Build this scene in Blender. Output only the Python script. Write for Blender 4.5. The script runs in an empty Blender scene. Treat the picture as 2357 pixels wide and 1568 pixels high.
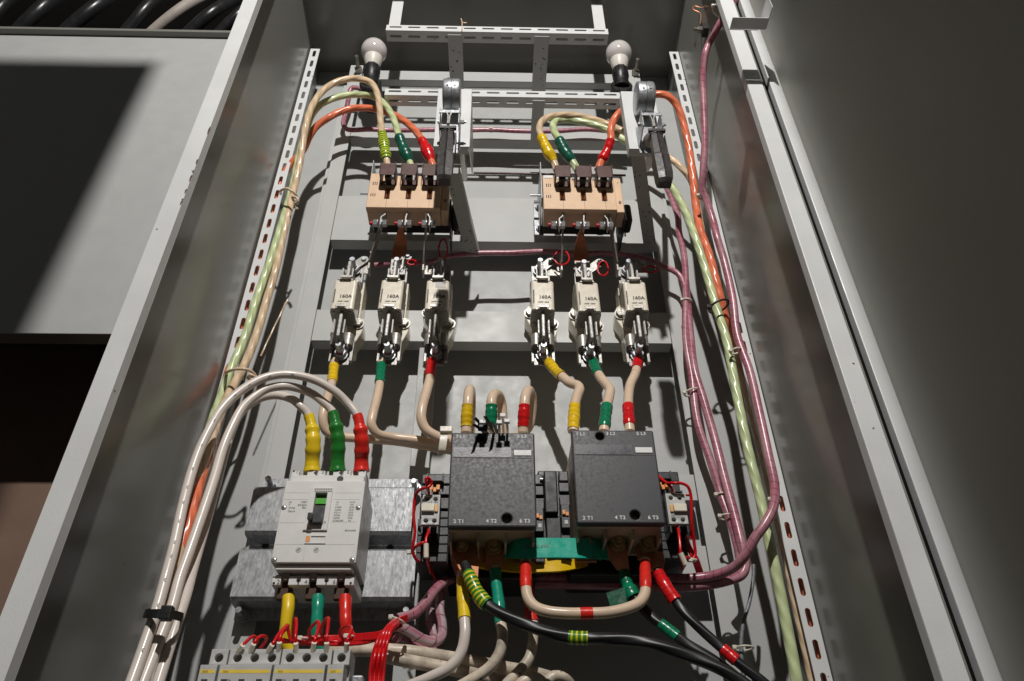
import bpy, bmesh, math, random
from mathutils import Vector, Matrix
random.seed(7)
SC=bpy.context.scene; COL=SC.collection
# ------------------------------------------------------------------ camera
F_,CX,CY=1750.0,1178.5,784.0
Uv=Vector((-20,-2303,1750)).normalized()
Rv=Vector((76000,670,1750)); Rv=(Rv-Uv*Rv.dot(Uv)).normalized()
Fv=Rv.cross(-Uv)
cam=bpy.data.cameras.new('camera'); co=bpy.data.objects.new('camera',cam); COL.objects.link(co); SC.camera=co
xr=Vector((Rv.x,Fv.x,Uv.x)); yd=Vector((Rv.y,Fv.y,Uv.y)); zf=Vector((Rv.z,Fv.z,Uv.z))
M=Matrix((xr,-yd,-zf)).transposed().to_4x4(); co.matrix_world=M
cam.sensor_width=36; cam.lens=F_/2357*36; cam.clip_start=.02; cam.clip_end=50
# ------------------------------------------------------------------ light
w=bpy.data.worlds.new('World'); SC.world=w; w.use_nodes=True
w.node_tree.nodes['Background'].inputs[0].default_value=(.9,.88,.80,1); w.node_tree.nodes['Background'].inputs[1].default_value=.027
LIGHT=Vector((.0,-1.02,2.18))
ld=bpy.data.lights.new('work_lamp','POINT'); ld.energy=222; ld.shadow_soft_size=.026; ld.color=(1.0,.965,.92)
lo=bpy.data.objects.new('work_lamp',ld); lo.location=LIGHT; COL.objects.link(lo)
vs=SC.view_settings; vs.view_transform='Standard'; vs.look='None'; vs.gamma=1; vs.exposure=0; vs.use_curve_mapping=False

def W(px,py,Y):
    d=Vector((px-CX,py-CY,F_)); X,y,Z=d.dot(Rv),d.dot(Fv),d.dot(Uv)
    return Vector((X*Y/y,Y,Z*Y/y))
def P(v):
    c=Rv*v.x+Fv*v.y+Uv*v.z
    return (CX+F_*c.x/c.z,CY+F_*c.y/c.z)
def S(px,py,Y,wd): return W(px+wd/2,py,Y).x-W(px-wd/2,py,Y).x

# ------------------------------------------------------------------ materials
def mat(name,base,rough=.5,metal=0,var=.06,vscale=30,bump=0,bscale=200,speck=0,speckcol=(.02,.018,.015),speckscale=60,spec=.5,trans=0,coat=0,rvar=.1,emis=0):
    m=bpy.data.materials.new(name); m.use_nodes=True; n=m.node_tree.nodes; l=m.node_tree.links
    b=n['Principled BSDF']; tc=n.new('ShaderNodeTexCoord')
    b.inputs['Metallic'].default_value=metal; b.inputs['Specular IOR Level'].default_value=spec
    b.inputs['Coat Weight'].default_value=coat; b.inputs['Coat Roughness'].default_value=.12
    if trans: b.inputs['Subsurface Weight'].default_value=trans; b.inputs['Subsurface Radius'].default_value=(.01,.008,.006); b.inputs['Subsurface Scale'].default_value=.5
    no=n.new('ShaderNodeTexNoise'); no.inputs['Scale'].default_value=vscale; no.inputs['Detail'].default_value=6
    l.new(tc.outputs['Object'],no.inputs['Vector'])
    mr=n.new('ShaderNodeMapRange'); mr.inputs['From Min'].default_value=.3; mr.inputs['From Max'].default_value=.7
    mr.inputs['To Min'].default_value=1-var; mr.inputs['To Max'].default_value=1+var; l.new(no.outputs['Fac'],mr.inputs['Value'])
    mx=n.new('ShaderNodeMix'); mx.data_type='RGBA'; mx.blend_type='MULTIPLY'; mx.inputs[0].default_value=1
    mx.inputs[6].default_value=(*base,1); l.new(mr.outputs[0],mx.inputs[7]); col=mx.outputs[2]
    if speck:
        v=n.new('ShaderNodeTexVoronoi'); v.inputs['Scale'].default_value=speckscale; l.new(tc.outputs['Object'],v.inputs['Vector'])
        sp=n.new('ShaderNodeSeparateColor'); l.new(v.outputs['Color'],sp.inputs[0])
        th=n.new('ShaderNodeMath'); th.operation='MULTIPLY'; l.new(sp.outputs[0],th.inputs[0]); l.new(sp.outputs[1],th.inputs[1])
        th2=n.new('ShaderNodeMath'); th2.operation='MULTIPLY'; l.new(th.outputs[0],th2.inputs[0]); th2.inputs[1].default_value=speck
        ls=n.new('ShaderNodeMath'); ls.operation='LESS_THAN'; l.new(v.outputs['Distance'],ls.inputs[0]); l.new(th2.outputs[0],ls.inputs[1])
        m2=n.new('ShaderNodeMix'); m2.data_type='RGBA'; l.new(ls.outputs[0],m2.inputs[0]); l.new(col,m2.inputs[6]); m2.inputs[7].default_value=(*speckcol,1); col=m2.outputs[2]
    l.new(col,b.inputs['Base Color'])
    n2=n.new('ShaderNodeTexNoise'); n2.inputs['Scale'].default_value=vscale*2.3; n2.inputs['Detail'].default_value=4; l.new(tc.outputs['Object'],n2.inputs['Vector'])
    r=n.new('ShaderNodeMapRange'); r.inputs['From Min'].default_value=.3; r.inputs['From Max'].default_value=.7
    r.inputs['To Min'].default_value=max(.02,rough-rvar); r.inputs['To Max'].default_value=min(1,rough+rvar); l.new(n2.outputs['Fac'],r.inputs['Value']); l.new(r.outputs[0],b.inputs['Roughness'])
    if bump:
        n3=n.new('ShaderNodeTexNoise'); n3.inputs['Scale'].default_value=bscale; n3.inputs['Detail'].default_value=3; l.new(tc.outputs['Object'],n3.inputs['Vector'])
        bp=n.new('ShaderNodeBump'); bp.inputs['Strength'].default_value=bump; bp.inputs['Distance'].default_value=.001; l.new(n3.outputs['Fac'],bp.inputs['Height']); l.new(bp.outputs[0],b.inputs['Normal'])
    if emis: b.inputs['Emission Color'].default_value=(*base,1); b.inputs['Emission Strength'].default_value=emis
    return m
def uvmat(name,kind,c1,c2,rough=.35,N=5,k=120,bump=.5,c3=None):
    """tube materials driven by UV: u = metres along, v = turn around"""
    m=bpy.data.materials.new(name); m.use_nodes=True; n=m.node_tree.nodes; l=m.node_tree.links; b=n['Principled BSDF']
    b.inputs['Roughness'].default_value=rough
    uv=n.new('ShaderNodeUVMap'); sx=n.new('ShaderNodeSeparateXYZ'); l.new(uv.outputs[0],sx.inputs[0])
    def mt(op,a,bb=None):
        x=n.new('ShaderNodeMath'); x.operation=op
        for i,q in enumerate((a,bb)):
            if q is None: continue
            if isinstance(q,(int,float)): x.inputs[i].default_value=q
            else: l.new(q,x.inputs[i])
        return x.outputs[0]
    tc=n.new('ShaderNodeTexCoord'); no=n.new('ShaderNodeTexNoise'); no.inputs['Scale'].default_value=40; no.inputs['Detail'].default_value=5; l.new(tc.outputs['Object'],no.inputs['Vector'])
    ph=mt('ADD',mt('MULTIPLY',sx.outputs[0],k),mt('MULTIPLY',sx.outputs[1],N))
    fr=mt('FRACT',ph)
    if kind=='twist':
        h=mt('MULTIPLY',mt('SINE',mt('MULTIPLY',ph,2*math.pi)),.5); fac=mt('ADD',h,.5)
    elif kind=='stripe':
        fr2=mt('FRACT',mt('ADD',mt('ADD',mt('MULTIPLY',sx.outputs[0],k),mt('MULTIPLY',sx.outputs[1],N)),mt('MULTIPLY',no.outputs['Fac'],.25)))
        fac=mt('GREATER_THAN',fr2,.62); h=mt('MULTIPLY',no.outputs['Fac'],.6)
    elif kind=='wrap':
        g=mt('LESS_THAN',fr,.10); fac=mt('MULTIPLY',g,1.0); h=mt('MULTIPLY',mt('SUBTRACT',1,g),.8)
    elif kind=='bands':
        fac=mt('LESS_THAN',fr,.06); h=mt('ADD',mt('MULTIPLY',fr,.9),mt('MULTIPLY',no.outputs['Fac'],.9))
    mx=n.new('ShaderNodeMix'); mx.data_type='RGBA'; l.new(fac,mx.inputs[0]); mx.inputs[6].default_value=(*c1,1); mx.inputs[7].default_value=(*c2,1); col=mx.outputs[2]
    if c3:
        cb=n.new('ShaderNodeCombineXYZ'); l.new(mt('MULTIPLY',sx.outputs[0],14),cb.inputs[0]); l.new(mt('MULTIPLY',sx.outputs[1],7),cb.inputs[1])
        n4=n.new('ShaderNodeTexNoise'); n4.inputs['Scale'].default_value=1; n4.inputs['Detail'].default_value=3; l.new(cb.outputs[0],n4.inputs['Vector'])
        mr=n.new('ShaderNodeMapRange'); mr.inputs['From Min'].default_value=.42; mr.inputs['From Max'].default_value=.62; l.new(n4.outputs['Fac'],mr.inputs['Value'])
        m3=n.new('ShaderNodeMix'); m3.data_type='RGBA'; l.new(mr.outputs[0],m3.inputs[0]); l.new(col,m3.inputs[6]); m3.inputs[7].default_value=(*c3,1); col=m3.outputs[2]
    m4=n.new('ShaderNodeMix'); m4.data_type='RGBA'; m4.blend_type='MULTIPLY'; m4.inputs[0].default_value=1; l.new(col,m4.inputs[6])
    r2=n.new('ShaderNodeMapRange'); r2.inputs['From Min'].default_value=.3; r2.inputs['From Max'].default_value=.7; r2.inputs['To Min'].default_value=.86; r2.inputs['To Max'].default_value=1.1; l.new(no.outputs['Fac'],r2.inputs['Value']); l.new(r2.outputs[0],m4.inputs[7])
    l.new(m4.outputs[2],b.inputs['Base Color'])
    bp=n.new('ShaderNodeBump'); bp.inputs['Strength'].default_value=bump; bp.inputs['Distance'].default_value=.0015; l.new(h,bp.inputs['Height']); l.new(bp.outputs[0],b.inputs['Normal'])
    return m
def galv():
    m=mat('galvanised_sheet',(.47,.49,.52),.36,.5,.1,60,.12,500,rvar=.1); n=m.node_tree.nodes; l=m.node_tree.links; b=n['Principled BSDF']
    tc=n.new('ShaderNodeTexCoord'); mp=n.new('ShaderNodeMapping'); mp.inputs['Scale'].default_value=(1.6,1,.6); l.new(tc.outputs['Object'],mp.inputs[0])
    v=n.new('ShaderNodeTexVoronoi'); v.inputs['Scale'].default_value=260; l.new(mp.outputs[0],v.inputs['Vector'])
    s=n.new('ShaderNodeSeparateColor'); l.new(v.outputs['Color'],s.inputs[0])
    r=n.new('ShaderNodeMapRange'); r.inputs['To Min'].default_value=.82; r.inputs['To Max'].default_value=1.22; l.new(s.outputs[0],r.inputs['Value'])
    n2=n.new('ShaderNodeTexNoise'); n2.inputs['Scale'].default_value=90; n2.inputs['Detail'].default_value=4; l.new(mp.outputs[0],n2.inputs['Vector'])
    r3=n.new('ShaderNodeMapRange'); r3.inputs['From Min'].default_value=.35; r3.inputs['From Max'].default_value=.7; r3.inputs['To Min'].default_value=.8; r3.inputs['To Max'].default_value=1.15; l.new(n2.outputs['Fac'],r3.inputs['Value'])
    mm=n.new('ShaderNodeMath'); mm.operation='MULTIPLY'; l.new(r.outputs[0],mm.inputs[0]); l.new(r3.outputs[0],mm.inputs[1])
    mx=n.new('ShaderNodeMix'); mx.data_type='RGBA'; mx.blend_type='MULTIPLY'; mx.inputs[0].default_value=1; mx.inputs[6].default_value=(.40,.41,.425,1); l.new(mm.outputs[0],mx.inputs[7]); l.new(mx.outputs[2],b.inputs['Base Color'])
    r2=n.new('ShaderNodeMapRange'); r2.inputs['To Min'].default_value=.42; r2.inputs['To Max'].default_value=.62; l.new(s.outputs[1],r2.inputs['Value']); l.new(r2.outputs[0],b.inputs['Roughness'])
    return m
PG=(.50,.51,.50)
MT=dict(
 paint=mat('grey_powder_paint',PG,.47,0,.045,9,.16,700,.055,(.06,.04,.03),26,spec=.5),
 plate=mat('grey_plate_paint',(.44,.45,.445),.46,0,.03,14,.35,650,.03,(.1,.09,.08),60,spec=.55),
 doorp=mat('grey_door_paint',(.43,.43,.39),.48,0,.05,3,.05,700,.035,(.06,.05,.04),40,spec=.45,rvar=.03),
 wallp_shaded=mat('shade_darkened_wall_paint',(.215,.215,.195),.24,0,.03,3,.04,700,.045,(.05,.03,.02),30,spec=.5,rvar=.03),  # darker than the rail paint: shade of the side walls put into the colour
 frame=mat('grey_frame_paint',(.68,.69,.69),.36,0,.05,10,.2,500,.09,(.10,.05,.03),40),
 galv=galv(),
 brassy=mat('yellow_passivated_steel',(.42,.34,.16),.35,.55,.3,120,.2,300),
 zinc=mat('zinc_plated_steel',(.46,.475,.50),.38,.65,.12,120,.2,300),
 steel=mat('dull_tinned_metal',(.42,.40,.37),.42,.55,.2,140,.25,300),
 dsteel=mat('dark_oily_steel',(.26,.24,.20),.35,.6,.25,120,.2,300),
 copper=mat('bare_copper',(.62,.27,.14),.40,.6,.25,45,.2,200),
 tin=mat('tinned_copper',(.38,.37,.35),.46,.45,.2,90,.3,300),
 cream=mat('cream_ceramic',(.86,.79,.66),.24,0,.05,60,spec=.5,coat=.3),
 beige=mat('beige_moulded_plastic',(.77,.54,.36),.38,0,.05,40,.1,500,.05,(.25,.12,.06),50),
 brown=mat('brown_plastic_shroud',(.085,.035,.030),.45,0,.15,40,.1,300),
 dgrey=mat('dark_grey_contactor_plastic',(.046,.047,.054),.46,0,.05,90,.10,900,.08,(.14,.14,.14),260),
 dgrey2=mat('charcoal_side_plastic',(.045,.047,.052),.38,0,.15,50,.15,600),
 dusty=mat('dusty_translucent_housing',(.55,.47,.36),.5,0,.2,30,.2,300),
 black=mat('black_plastic',(.012,.012,.013),.45,0,.15,40,.1,300),
 wornblack=mat('worn_black_lever',(.05,.045,.045),.45,0,.4,60,.4,180,.12,(.16,.11,.09),160),
 lgrey=mat('pale_grey_breaker_plastic',(.74,.73,.71),.42,0,.04,40,.12,600,.03,(.35,.32,.28),70),
 agrey=mat('grey_block_plastic',(.52,.52,.51),.45,0,.04,60,.1,400),
 print_=mat('black_print',(.03,.03,.03),.6), gprint=mat('grey_print',(.22,.22,.22),.6), wprint=mat('white_print',(.75,.75,.75),.6),
 white=mat('white_label',(.80,.80,.79),.5,0,.03,60), nylon=mat('natural_nylon',(.72,.68,.58),.35,0,.05,60,trans=.3),
 orange=mat('orange_plastic',(.85,.33,.08),.4,0,.08,60), amber=mat('amber_plastic',(.80,.45,.15),.4,0,.08,60),
 greenp=mat('green_indicator',(.07,.42,.03),.4,0,.08,60), yellows=mat('yellow_stripe',(.85,.62,.08),.5,0,.05,60),
 rtape=uvmat('red_tape','bands',(.72,.012,.015),(.34,.004,.008),.25,1,90,1.0), ytape=uvmat('yellow_tape','bands',(.86,.56,.015),(.5,.27,.01),.25,1,90,1.0),
 gtape=uvmat('green_tape','bands',(.005,.21,.10),(.002,.09,.045),.25,1,90,1.0), dgtape=uvmat('dark_green_tape','bands',(.005,.10,.065),(.003,.06,.04),.3,1,90,.8),
 stripe=uvmat('green_yellow_tape','stripe',(.06,.24,.02),(.72,.62,.03),.25,0,150,.6),
 rsl=mat('red_heat_shrink',(.78,.03,.02),.3,0,.08,60,.3,90), ysl=mat('yellow_heat_shrink',(.86,.60,.02),.3,0,.08,60,.3,90), gsl=mat('green_heat_shrink',(.02,.20,.03),.28,0,.08,60,.3,90),
 tgsl=mat('teal_heat_shrink',(.01,.30,.19),.28,0,.08,60,.3,90),
 teal=mat('teal_insulation',(.01,.44,.31),.3,0,.06,40,.1,200,spec=.5), yel=mat('yellow_insulation',(.88,.55,.01),.3,0,.06,40,.1,200),
 cbeige=mat('beige_cable_jacket',(.76,.58,.43),.30,0,.06,25,.1,120,.03,(.3,.2,.12),90), cwhite=mat('off_white_cable_jacket',(.74,.66,.60),.28,0,.05,18,.1,120,.035,(.35,.25,.18),70),
 cdirty=mat('grubby_white_cable_jacket',(.64,.55,.44),.40,0,.38,45,.3,160,.24,(.16,.11,.07),75),
 cblack=uvmat('black_cable_jacket','twist',(.020,.020,.022),(.011,.011,.012),.40,3,14,.6), cred=mat('red_wire_insulation',(.66,.008,.012),.28,0,.06,60),
 cgrey=uvmat('grey_spiral_tube','wrap',(.20,.21,.23),(.10,.10,.11),.35,1,90,.6),
 tbeige=uvmat('twisted_beige_cable','twist',(.76,.59,.40),(.66,.47,.30),.25,4,26,.45), tgreen=uvmat('twisted_green_cable','twist',(.62,.71,.42),(.52,.60,.30),.25,4,26,.45),
 torange=uvmat('twisted_orange_cable','twist',(.82,.225,.115),(.74,.17,.08),.25,4,26,.45),
 wrap=uvmat('pink_spiral_wrap','wrap',(.40,.13,.18),(.20,.05,.07),.28,1,72,1.0,(.52,.27,.31)),
 cwrap=uvmat('clear_spiral_wrap','wrap',(.52,.42,.45),(.22,.09,.11),.28,1,44,1.0,(.42,.14,.19)),
 bulb=mat('frosted_bulb_glass',(.62,.585,.57),.10,0,.03,20,0,200,.05,(.12,.06,.03),70,trans=.5,coat=.6), wplast=mat('white_bulb_collar',(.72,.68,.62),.4,0,.05,40,.1,200,.05,(.2,.12,.08),70),
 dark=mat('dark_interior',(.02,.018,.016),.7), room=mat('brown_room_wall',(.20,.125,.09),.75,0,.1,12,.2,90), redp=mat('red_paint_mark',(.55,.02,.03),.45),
 trdark=mat('dark_cable_sheath',(.018,.018,.02),.3,0,.2,20,.1,80), gcable=mat('grey_corrugated_sheath',(.35,.31,.28),.6,0,.1,30,.3,200),
)
# ------------------------------------------------------------------ mesh helpers
ORG={}
def mark(bm,ang=38,hard=False):
    a=math.radians(ang)
    for f in bm.faces: f.smooth=True
    if hard:
        for f in bm.faces:
            if f.calc_area()>1.2e-5: f.smooth=False
    for e in bm.edges:
        if len(e.link_faces)==2: e.smooth=e.calc_face_angle(0)<a
        else: e.smooth=False
class MB:
    def __init__(s): s.hard=False; s.b=bmesh.new(); s.uv=s.b.loops.layers.uv.new('UVMap')
    def box(s,x0,x1,y0,y1,z0,z1,bev=0,seg=2,rot=None,piv=None,taper=None):
        s.hard=True
        if x0>x1:x0,x1=x1,x0
        if y0>y1:y0,y1=y1,y0
        if z0>z1:z0,z1=z1,z0
        v=[s.b.verts.new(p) for p in ((x0,y0,z0),(x1,y0,z0),(x1,y1,z0),(x0,y1,z0),(x0,y0,z1),(x1,y0,z1),(x1,y1,z1),(x0,y1,z1))]
        fs=[s.b.faces.new([v[i] for i in q]) for q in ((0,3,2,1),(4,5,6,7),(0,1,5,4),(1,2,6,5),(2,3,7,6),(3,0,4,7))]
        geo=set(v)
        if bev:
            es=list({e for f in fs for e in f.edges}); bev=min(bev,.45*min(x1-x0,y1-y0,z1-z0))
            r=bmesh.ops.bevel(s.b,geom=es,offset=bev,segments=seg,affect='EDGES',profile=.5); geo={q for q in r['verts']}|{q for q in v if q.is_valid}
        if rot is not None:
            piv=piv or Vector(((x0+x1)/2,(y0+y1)/2,(z0+z1)/2))
            bmesh.ops.transform(s.b,matrix=Matrix.Translation(piv)@rot@Matrix.Translation(-piv),verts=list(geo))
        return s
    def cyl(s,p0,p1,r,seg=20,r2=None,bev=0,phase=0):
        p0,p1=Vector(p0),Vector(p1); d=(p1-p0).normalized(); r2=r if r2 is None else r2
        up=Vector((0,0,1)) if abs(d.z)<.9 else Vector((1,0,0)); a=d.cross(up).normalized(); b=a.cross(d)
        prof=[(p0,r),(p1,r2)]
        if bev: prof=[(p0,r-bev),(p0+d*bev,r),(p1-d*bev,r2),(p1,r2-bev)]
        rings=[[s.b.verts.new(c+(a*math.cos(t)+b*math.sin(t))*rr) for t in (phase+2*math.pi*i/seg for i in range(seg))] for c,rr in prof]
        for q in range(len(rings)-1):
            for i in range(seg):
                j=(i+1)%seg; s.b.faces.new((rings[q][i],rings[q][j],rings[q+1][j],rings[q+1][i]))
        s.b.faces.new(rings[0][::-1]); s.b.faces.new(rings[-1]); return s
    def lathe(s,c,d,prof,seg=28):
        c,d=Vector(c),Vector(d).normalized(); up=Vector((0,0,1)) if abs(d.z)<.9 else Vector((1,0,0)); a=d.cross(up).normalized(); b=a.cross(d)
        rings=[[s.b.verts.new(c+d*h+(a*math.cos(2*math.pi*i/seg)+b*math.sin(2*math.pi*i/seg))*max(r,1e-5)) for i in range(seg)] for h,r in prof]
        for q in range(len(rings)-1):
            for i in range(seg):
                j=(i+1)%seg; s.b.faces.new((rings[q][i],rings[q][j],rings[q+1][j],rings[q+1][i]))
        s.b.faces.new(rings[0][::-1]); s.b.faces.new(rings[-1]); return s
    def tube(s,pts,rad,seg=14,cap=True,flat=1.0):
        n=len(pts); rf=rad if callable(rad) else (lambda t:rad)
        L=[0]
        for i in range(1,n): L.append(L[-1]+(pts[i]-pts[i-1]).length)
        t0=(pts[1]-pts[0]).normalized(); up=Vector((0,1,0)) if abs(t0.y)<.9 else Vector((1,0,0)); a=t0.cross(up).normalized(); rings=[]
        for i in range(n):
            t=(pts[min(i+1,n-1)]-pts[max(i-1,0)]).normalized(); a=(a-t*a.dot(t)).normalized(); b=t.cross(a); r=rf(L[i]/L[-1])
            rings.append([s.b.verts.new(pts[i]+(a*math.cos(q)*r+b*math.sin(q)*r*flat)) for q in (2*math.pi*k/seg for k in range(seg))])
        for i in range(n-1):
            for k in range(seg):
                j=(k+1)%seg; f=s.b.faces.new((rings[i][k],rings[i][j],rings[i+1][j],rings[i+1][k]))
                for lp,(u,v) in zip(f.loops,((L[i],k/seg),(L[i],(k+1)/seg),(L[i+1],(k+1)/seg),(L[i+1],k/seg))): lp[s.uv].uv=(u,v)
        if cap: s.b.faces.new(rings[0][::-1]); s.b.faces.new(rings[-1])
        return s
    def ribbon(s,pts,wid,th):
        """flat bar swept along pts; wid = list of width vectors, th = thickness"""
        rings=[]
        n=len(pts)
        for i in range(n):
            t=(pts[min(i+1,n-1)]-pts[max(i-1,0)]).normalized(); wv=wid[i]; nn=t.cross(wv).normalized()*th/2; h=wv/2
            rings.append([s.b.verts.new(pts[i]+q) for q in (-h-nn,h-nn,h+nn,-h+nn)])
        for i in range(n-1):
            for k in range(4):
                j=(k+1)%4; s.b.faces.new((rings[i][k],rings[i][j],rings[i+1][j],rings[i+1][k]))
        s.b.faces.new(rings[0][::-1]); s.b.faces.new(rings[-1]); return s
    def poly(s,pts,holes,th,mtx,bev=0):
        """2-D outline with holes extruded by th (centred), placed by mtx"""
        s.hard=True
        cu=bpy.data.curves.new('c','CURVE'); cu.dimensions='2D'; cu.fill_mode='BOTH'; cu.extrude=th/2-bev; cu.bevel_depth=bev; cu.bevel_resolution=1
        if bev: cu.offset=-bev
        for loop in [pts]+list(holes):
            sp=cu.splines.new('POLY'); sp.points.add(len(loop)-1); sp.use_cyclic_u=True
            for p,(x,y) in zip(sp.points,loop): p.co=(x,y,0,1)
        o=bpy.data.objects.new('c',cu); COL.objects.link(o)
        me=bpy.data.meshes.new_from_object(o.evaluated_get(bpy.context.evaluated_depsgraph_get())); me.transform(mtx)
        tb=bmesh.new(); tb.from_mesh(me); bmesh.ops.remove_doubles(tb,verts=tb.verts,dist=2e-6); tb.to_mesh(me); tb.free()
        s.b.from_mesh(me); bpy.data.objects.remove(o); bpy.data.curves.remove(cu); bpy.data.meshes.remove(me)
        return s
    def build(s,name,m,parent=None,ang=38):
        s.b.verts.index_update(); bmesh.ops.recalc_face_normals(s.b,faces=s.b.faces); mark(s.b,ang,s.hard)
        me=bpy.data.meshes.new(name)
        if parent is None:
            c=Vector((0,0,0)); xs=[v.co for v in s.b.verts]
            o_=Vector((sum(v.x for v in xs)/len(xs),sum(v.y for v in xs)/len(xs),min(v.z for v in xs)))
        else: o_=ORG[parent.name]
        bmesh.ops.translate(s.b,verts=s.b.verts,vec=-o_); s.b.to_mesh(me); s.b.free()
        me.materials.append(MT[m] if isinstance(m,str) else m)
        o=bpy.data.objects.new(name,me); COL.objects.link(o)
        if parent is None: o.location=o_
        else: o.parent=parent
        ORG[o.name]=o_; return o
def tag(o,label,cat,group=None,kind=None):
    if label: o['label']=label
    if cat: o['category']=cat
    if group: o['group']=group
    if kind: o['kind']=kind
    return o
def thing(name,loc,label,cat,group=None,kind=None):
    o=bpy.data.objects.new(name,None); o.empty_display_size=.02; o.location=loc; COL.objects.link(o); ORG[o.name]=Vector(loc); return tag(o,label,cat,group,kind)
def dup(o,delta,parent=None,label=None,group=None):
    c=o.copy(); COL.objects.link(c)
    if parent is None:
        c.location=o.location+Vector(delta); ORG[c.name]=ORG[o.name]+Vector(delta)
        if label: c['label']=label
        if group: c['group']=group
    else: c.parent=parent; ORG[c.name]=ORG[parent.name]
    for ch in list(o.children): dup(ch,delta,c)
    return c
FACE=Matrix.Rotation(math.pi/2,4,'X')      # xy plane -> xz plane, facing -y
def at(p,m=FACE): return Matrix.Translation(p)@m
def text(s,p,h,m,parent,name='lettering',bold=0,rz=0,sx=1,align='CENTER'):
    cu=bpy.data.curves.new('t','FONT'); cu.body=s; cu.size=h*1.38; cu.align_x=align; cu.align_y='CENTER'; cu.extrude=.00015; cu.offset=bold; cu.space_character=1.05; cu.resolution_u=3
    o=bpy.data.objects.new('t',cu); COL.objects.link(o)
    me=bpy.data.meshes.new_from_object(o.evaluated_get(bpy.context.evaluated_depsgraph_get()))
    me.transform(Matrix.Translation(Vector(p)-ORG[parent.name])@FACE@Matrix.Rotation(rz,4,'Z')@Matrix.Diagonal((sx,1,1,1)))
    bpy.data.objects.remove(o); bpy.data.curves.remove(cu)
    me.materials.clear(); me.materials.append(MT[m]); r=bpy.data.objects.new(name,me); COL.objects.link(r); r.parent=parent; ORG[r.name]=ORG[parent.name]; return r
def circ(x,y,r,n=20): return [(x+r*math.cos(2*math.pi*i/n),y+r*math.sin(2*math.pi*i/n)) for i in range(n)]
def slot(x,y,L,w,vert=False,n=6):
    r=w/2; h=L/2-r; pts=[(h+r*math.cos(t),r*math.sin(t)) for t in (-math.pi/2+math.pi*i/n for i in range(n+1))]+[(-h+r*math.cos(t),r*math.sin(t)) for t in (math.pi/2+math.pi*i/n for i in range(n+1))]
    return [(x+(b if vert else a),y+(a if vert else b)) for a,b in pts]
def rrect(x0,x1,y0,y1,r=0,n=4):
    if not r: return [(x0,y0),(x1,y0),(x1,y1),(x0,y1)]
    o=[]
    for cx,cy,a in ((x1-r,y0+r,-90),(x1-r,y1-r,0),(x0+r,y1-r,90),(x0+r,y0+r,180)):
        o+=[(cx+r*math.cos(math.radians(a+90*i/n)),cy+r*math.sin(math.radians(a+90*i/n))) for i in range(n+1)]
    return o
def smooth(pts,step=.004):
    pts=[Vector(p) for p in pts]; q=[pts[0]*2-pts[1]]+pts+[pts[-1]*2-pts[-2]]; out=[]
    for i in range(1,len(q)-2):
        a,b,c,d=q[i-1],q[i],q[i+1],q[i+2]; n=max(2,int((c-b).length/step))
        t0=0; t1=max((b-a).length,1e-5)**.5; t2=t1+max((c-b).length,1e-5)**.5; t3=t2+max((d-c).length,1e-5)**.5
        for k in range(n):
            t=t1+(t2-t1)*k/n
            A1=a*((t1-t)/(t1-t0))+b*((t-t0)/(t1-t0)); A2=b*((t2-t)/(t2-t1))+c*((t-t1)/(t2-t1)); A3=c*((t3-t)/(t3-t2))+d*((t-t2)/(t3-t2))
            B1=A1*((t2-t)/(t2-t0))+A2*((t-t0)/(t2-t0)); B2=A2*((t3-t)/(t3-t1))+A3*((t-t1)/(t3-t1)); out.append(B1*((t2-t)/(t2-t1))+B2*((t-t1)/(t2-t1)))
    out.append(pts[-1]); return out
def route(pp,step=.004):
    """(px,py,depth) list; missing depth is carried on linearly"""
    Y=[p[2] if len(p)>2 else None for p in pp]
    k=[i for i,y in enumerate(Y) if y is not None]
    for i in range(len(Y)):
        if Y[i] is None:
            a=max([j for j in k if j<i],default=k[0]); b=min([j for j in k if j>i],default=k[-1])
            Y[i]=Y[a] if a==b else Y[a]+(Y[b]-Y[a])*(i-a)/(b-a)
    return smooth([W(p[0],p[1],y) for p,y in zip(pp,Y)],step)
def near(path,px,py): return min(range(len(path)),key=lambda i:(P(path[i])[0]-px)**2+(P(path[i])[1]-py)**2)
def sub(path,a,b):
    i,j=sorted((near(path,*a),near(path,*b))); j=max(j,i+2); return path[i:j+1]
def R_(path,px,py,wpx):
    p=path[near(path,px,py)]; return S(*P(p),p.y,wpx)/2
# ================================================================== cabinet
YB=1.25; XL,XR=-.500,.484; ZT=1.91; YF=.81; YB=1.265; ZB=-.35
cab=thing('electrical_cabinet',(0,YB,ZB),'grey painted steel cabinet shell standing open around all the wiring','cabinet')
MB().box(XL,XR,YB,YB+.003,ZB,ZT).build('back_panel','plate',cab)
MB().box(XL-.003,XL,YF,YB+.003,ZB,ZT).build('side_wall','wallp_shaded',cab)
MB().box(XR,XR+.003,YF,YB+.003,ZB,ZT).build('side_wall','wallp_shaded',cab)
MB().box(XL,XR,YF,YB,ZT,ZT+.003).build('roof_panel','wallp_shaded',cab)
# front frame members (face + inward lip)
def xat(px,py,Y): return W(px,py,Y).x
fl0,fl1,fl2=xat(290,690,YF),xat(338,690,YF),0
b=MB(); b.box(fl0,fl1,YF-.002,YF,ZB,ZT+.4); b.box(fl1-.002,fl1,YF,YF+.014,ZB,ZT+.4); b.box(XL+.0005,fl1,YF+.0145,YF+.016,ZB,ZT)
b.build('front_frame','frame',cab)['label']='left front frame post with chipped paint and rust spots'
r0,r1=xat(1839,560,YF),xat(1881,560,YF)
b=MB(); b.box(r0,r1,YF-.002,YF,ZB,ZT+.4,.0008); b.box(r0,r0+.002,YF,YF+.014,ZB,ZT+.4); b.box(r0+.002,XR-.0005,YF+.0145,YF+.016,ZB,ZT); b.build('front_frame','frame',cab)
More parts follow.
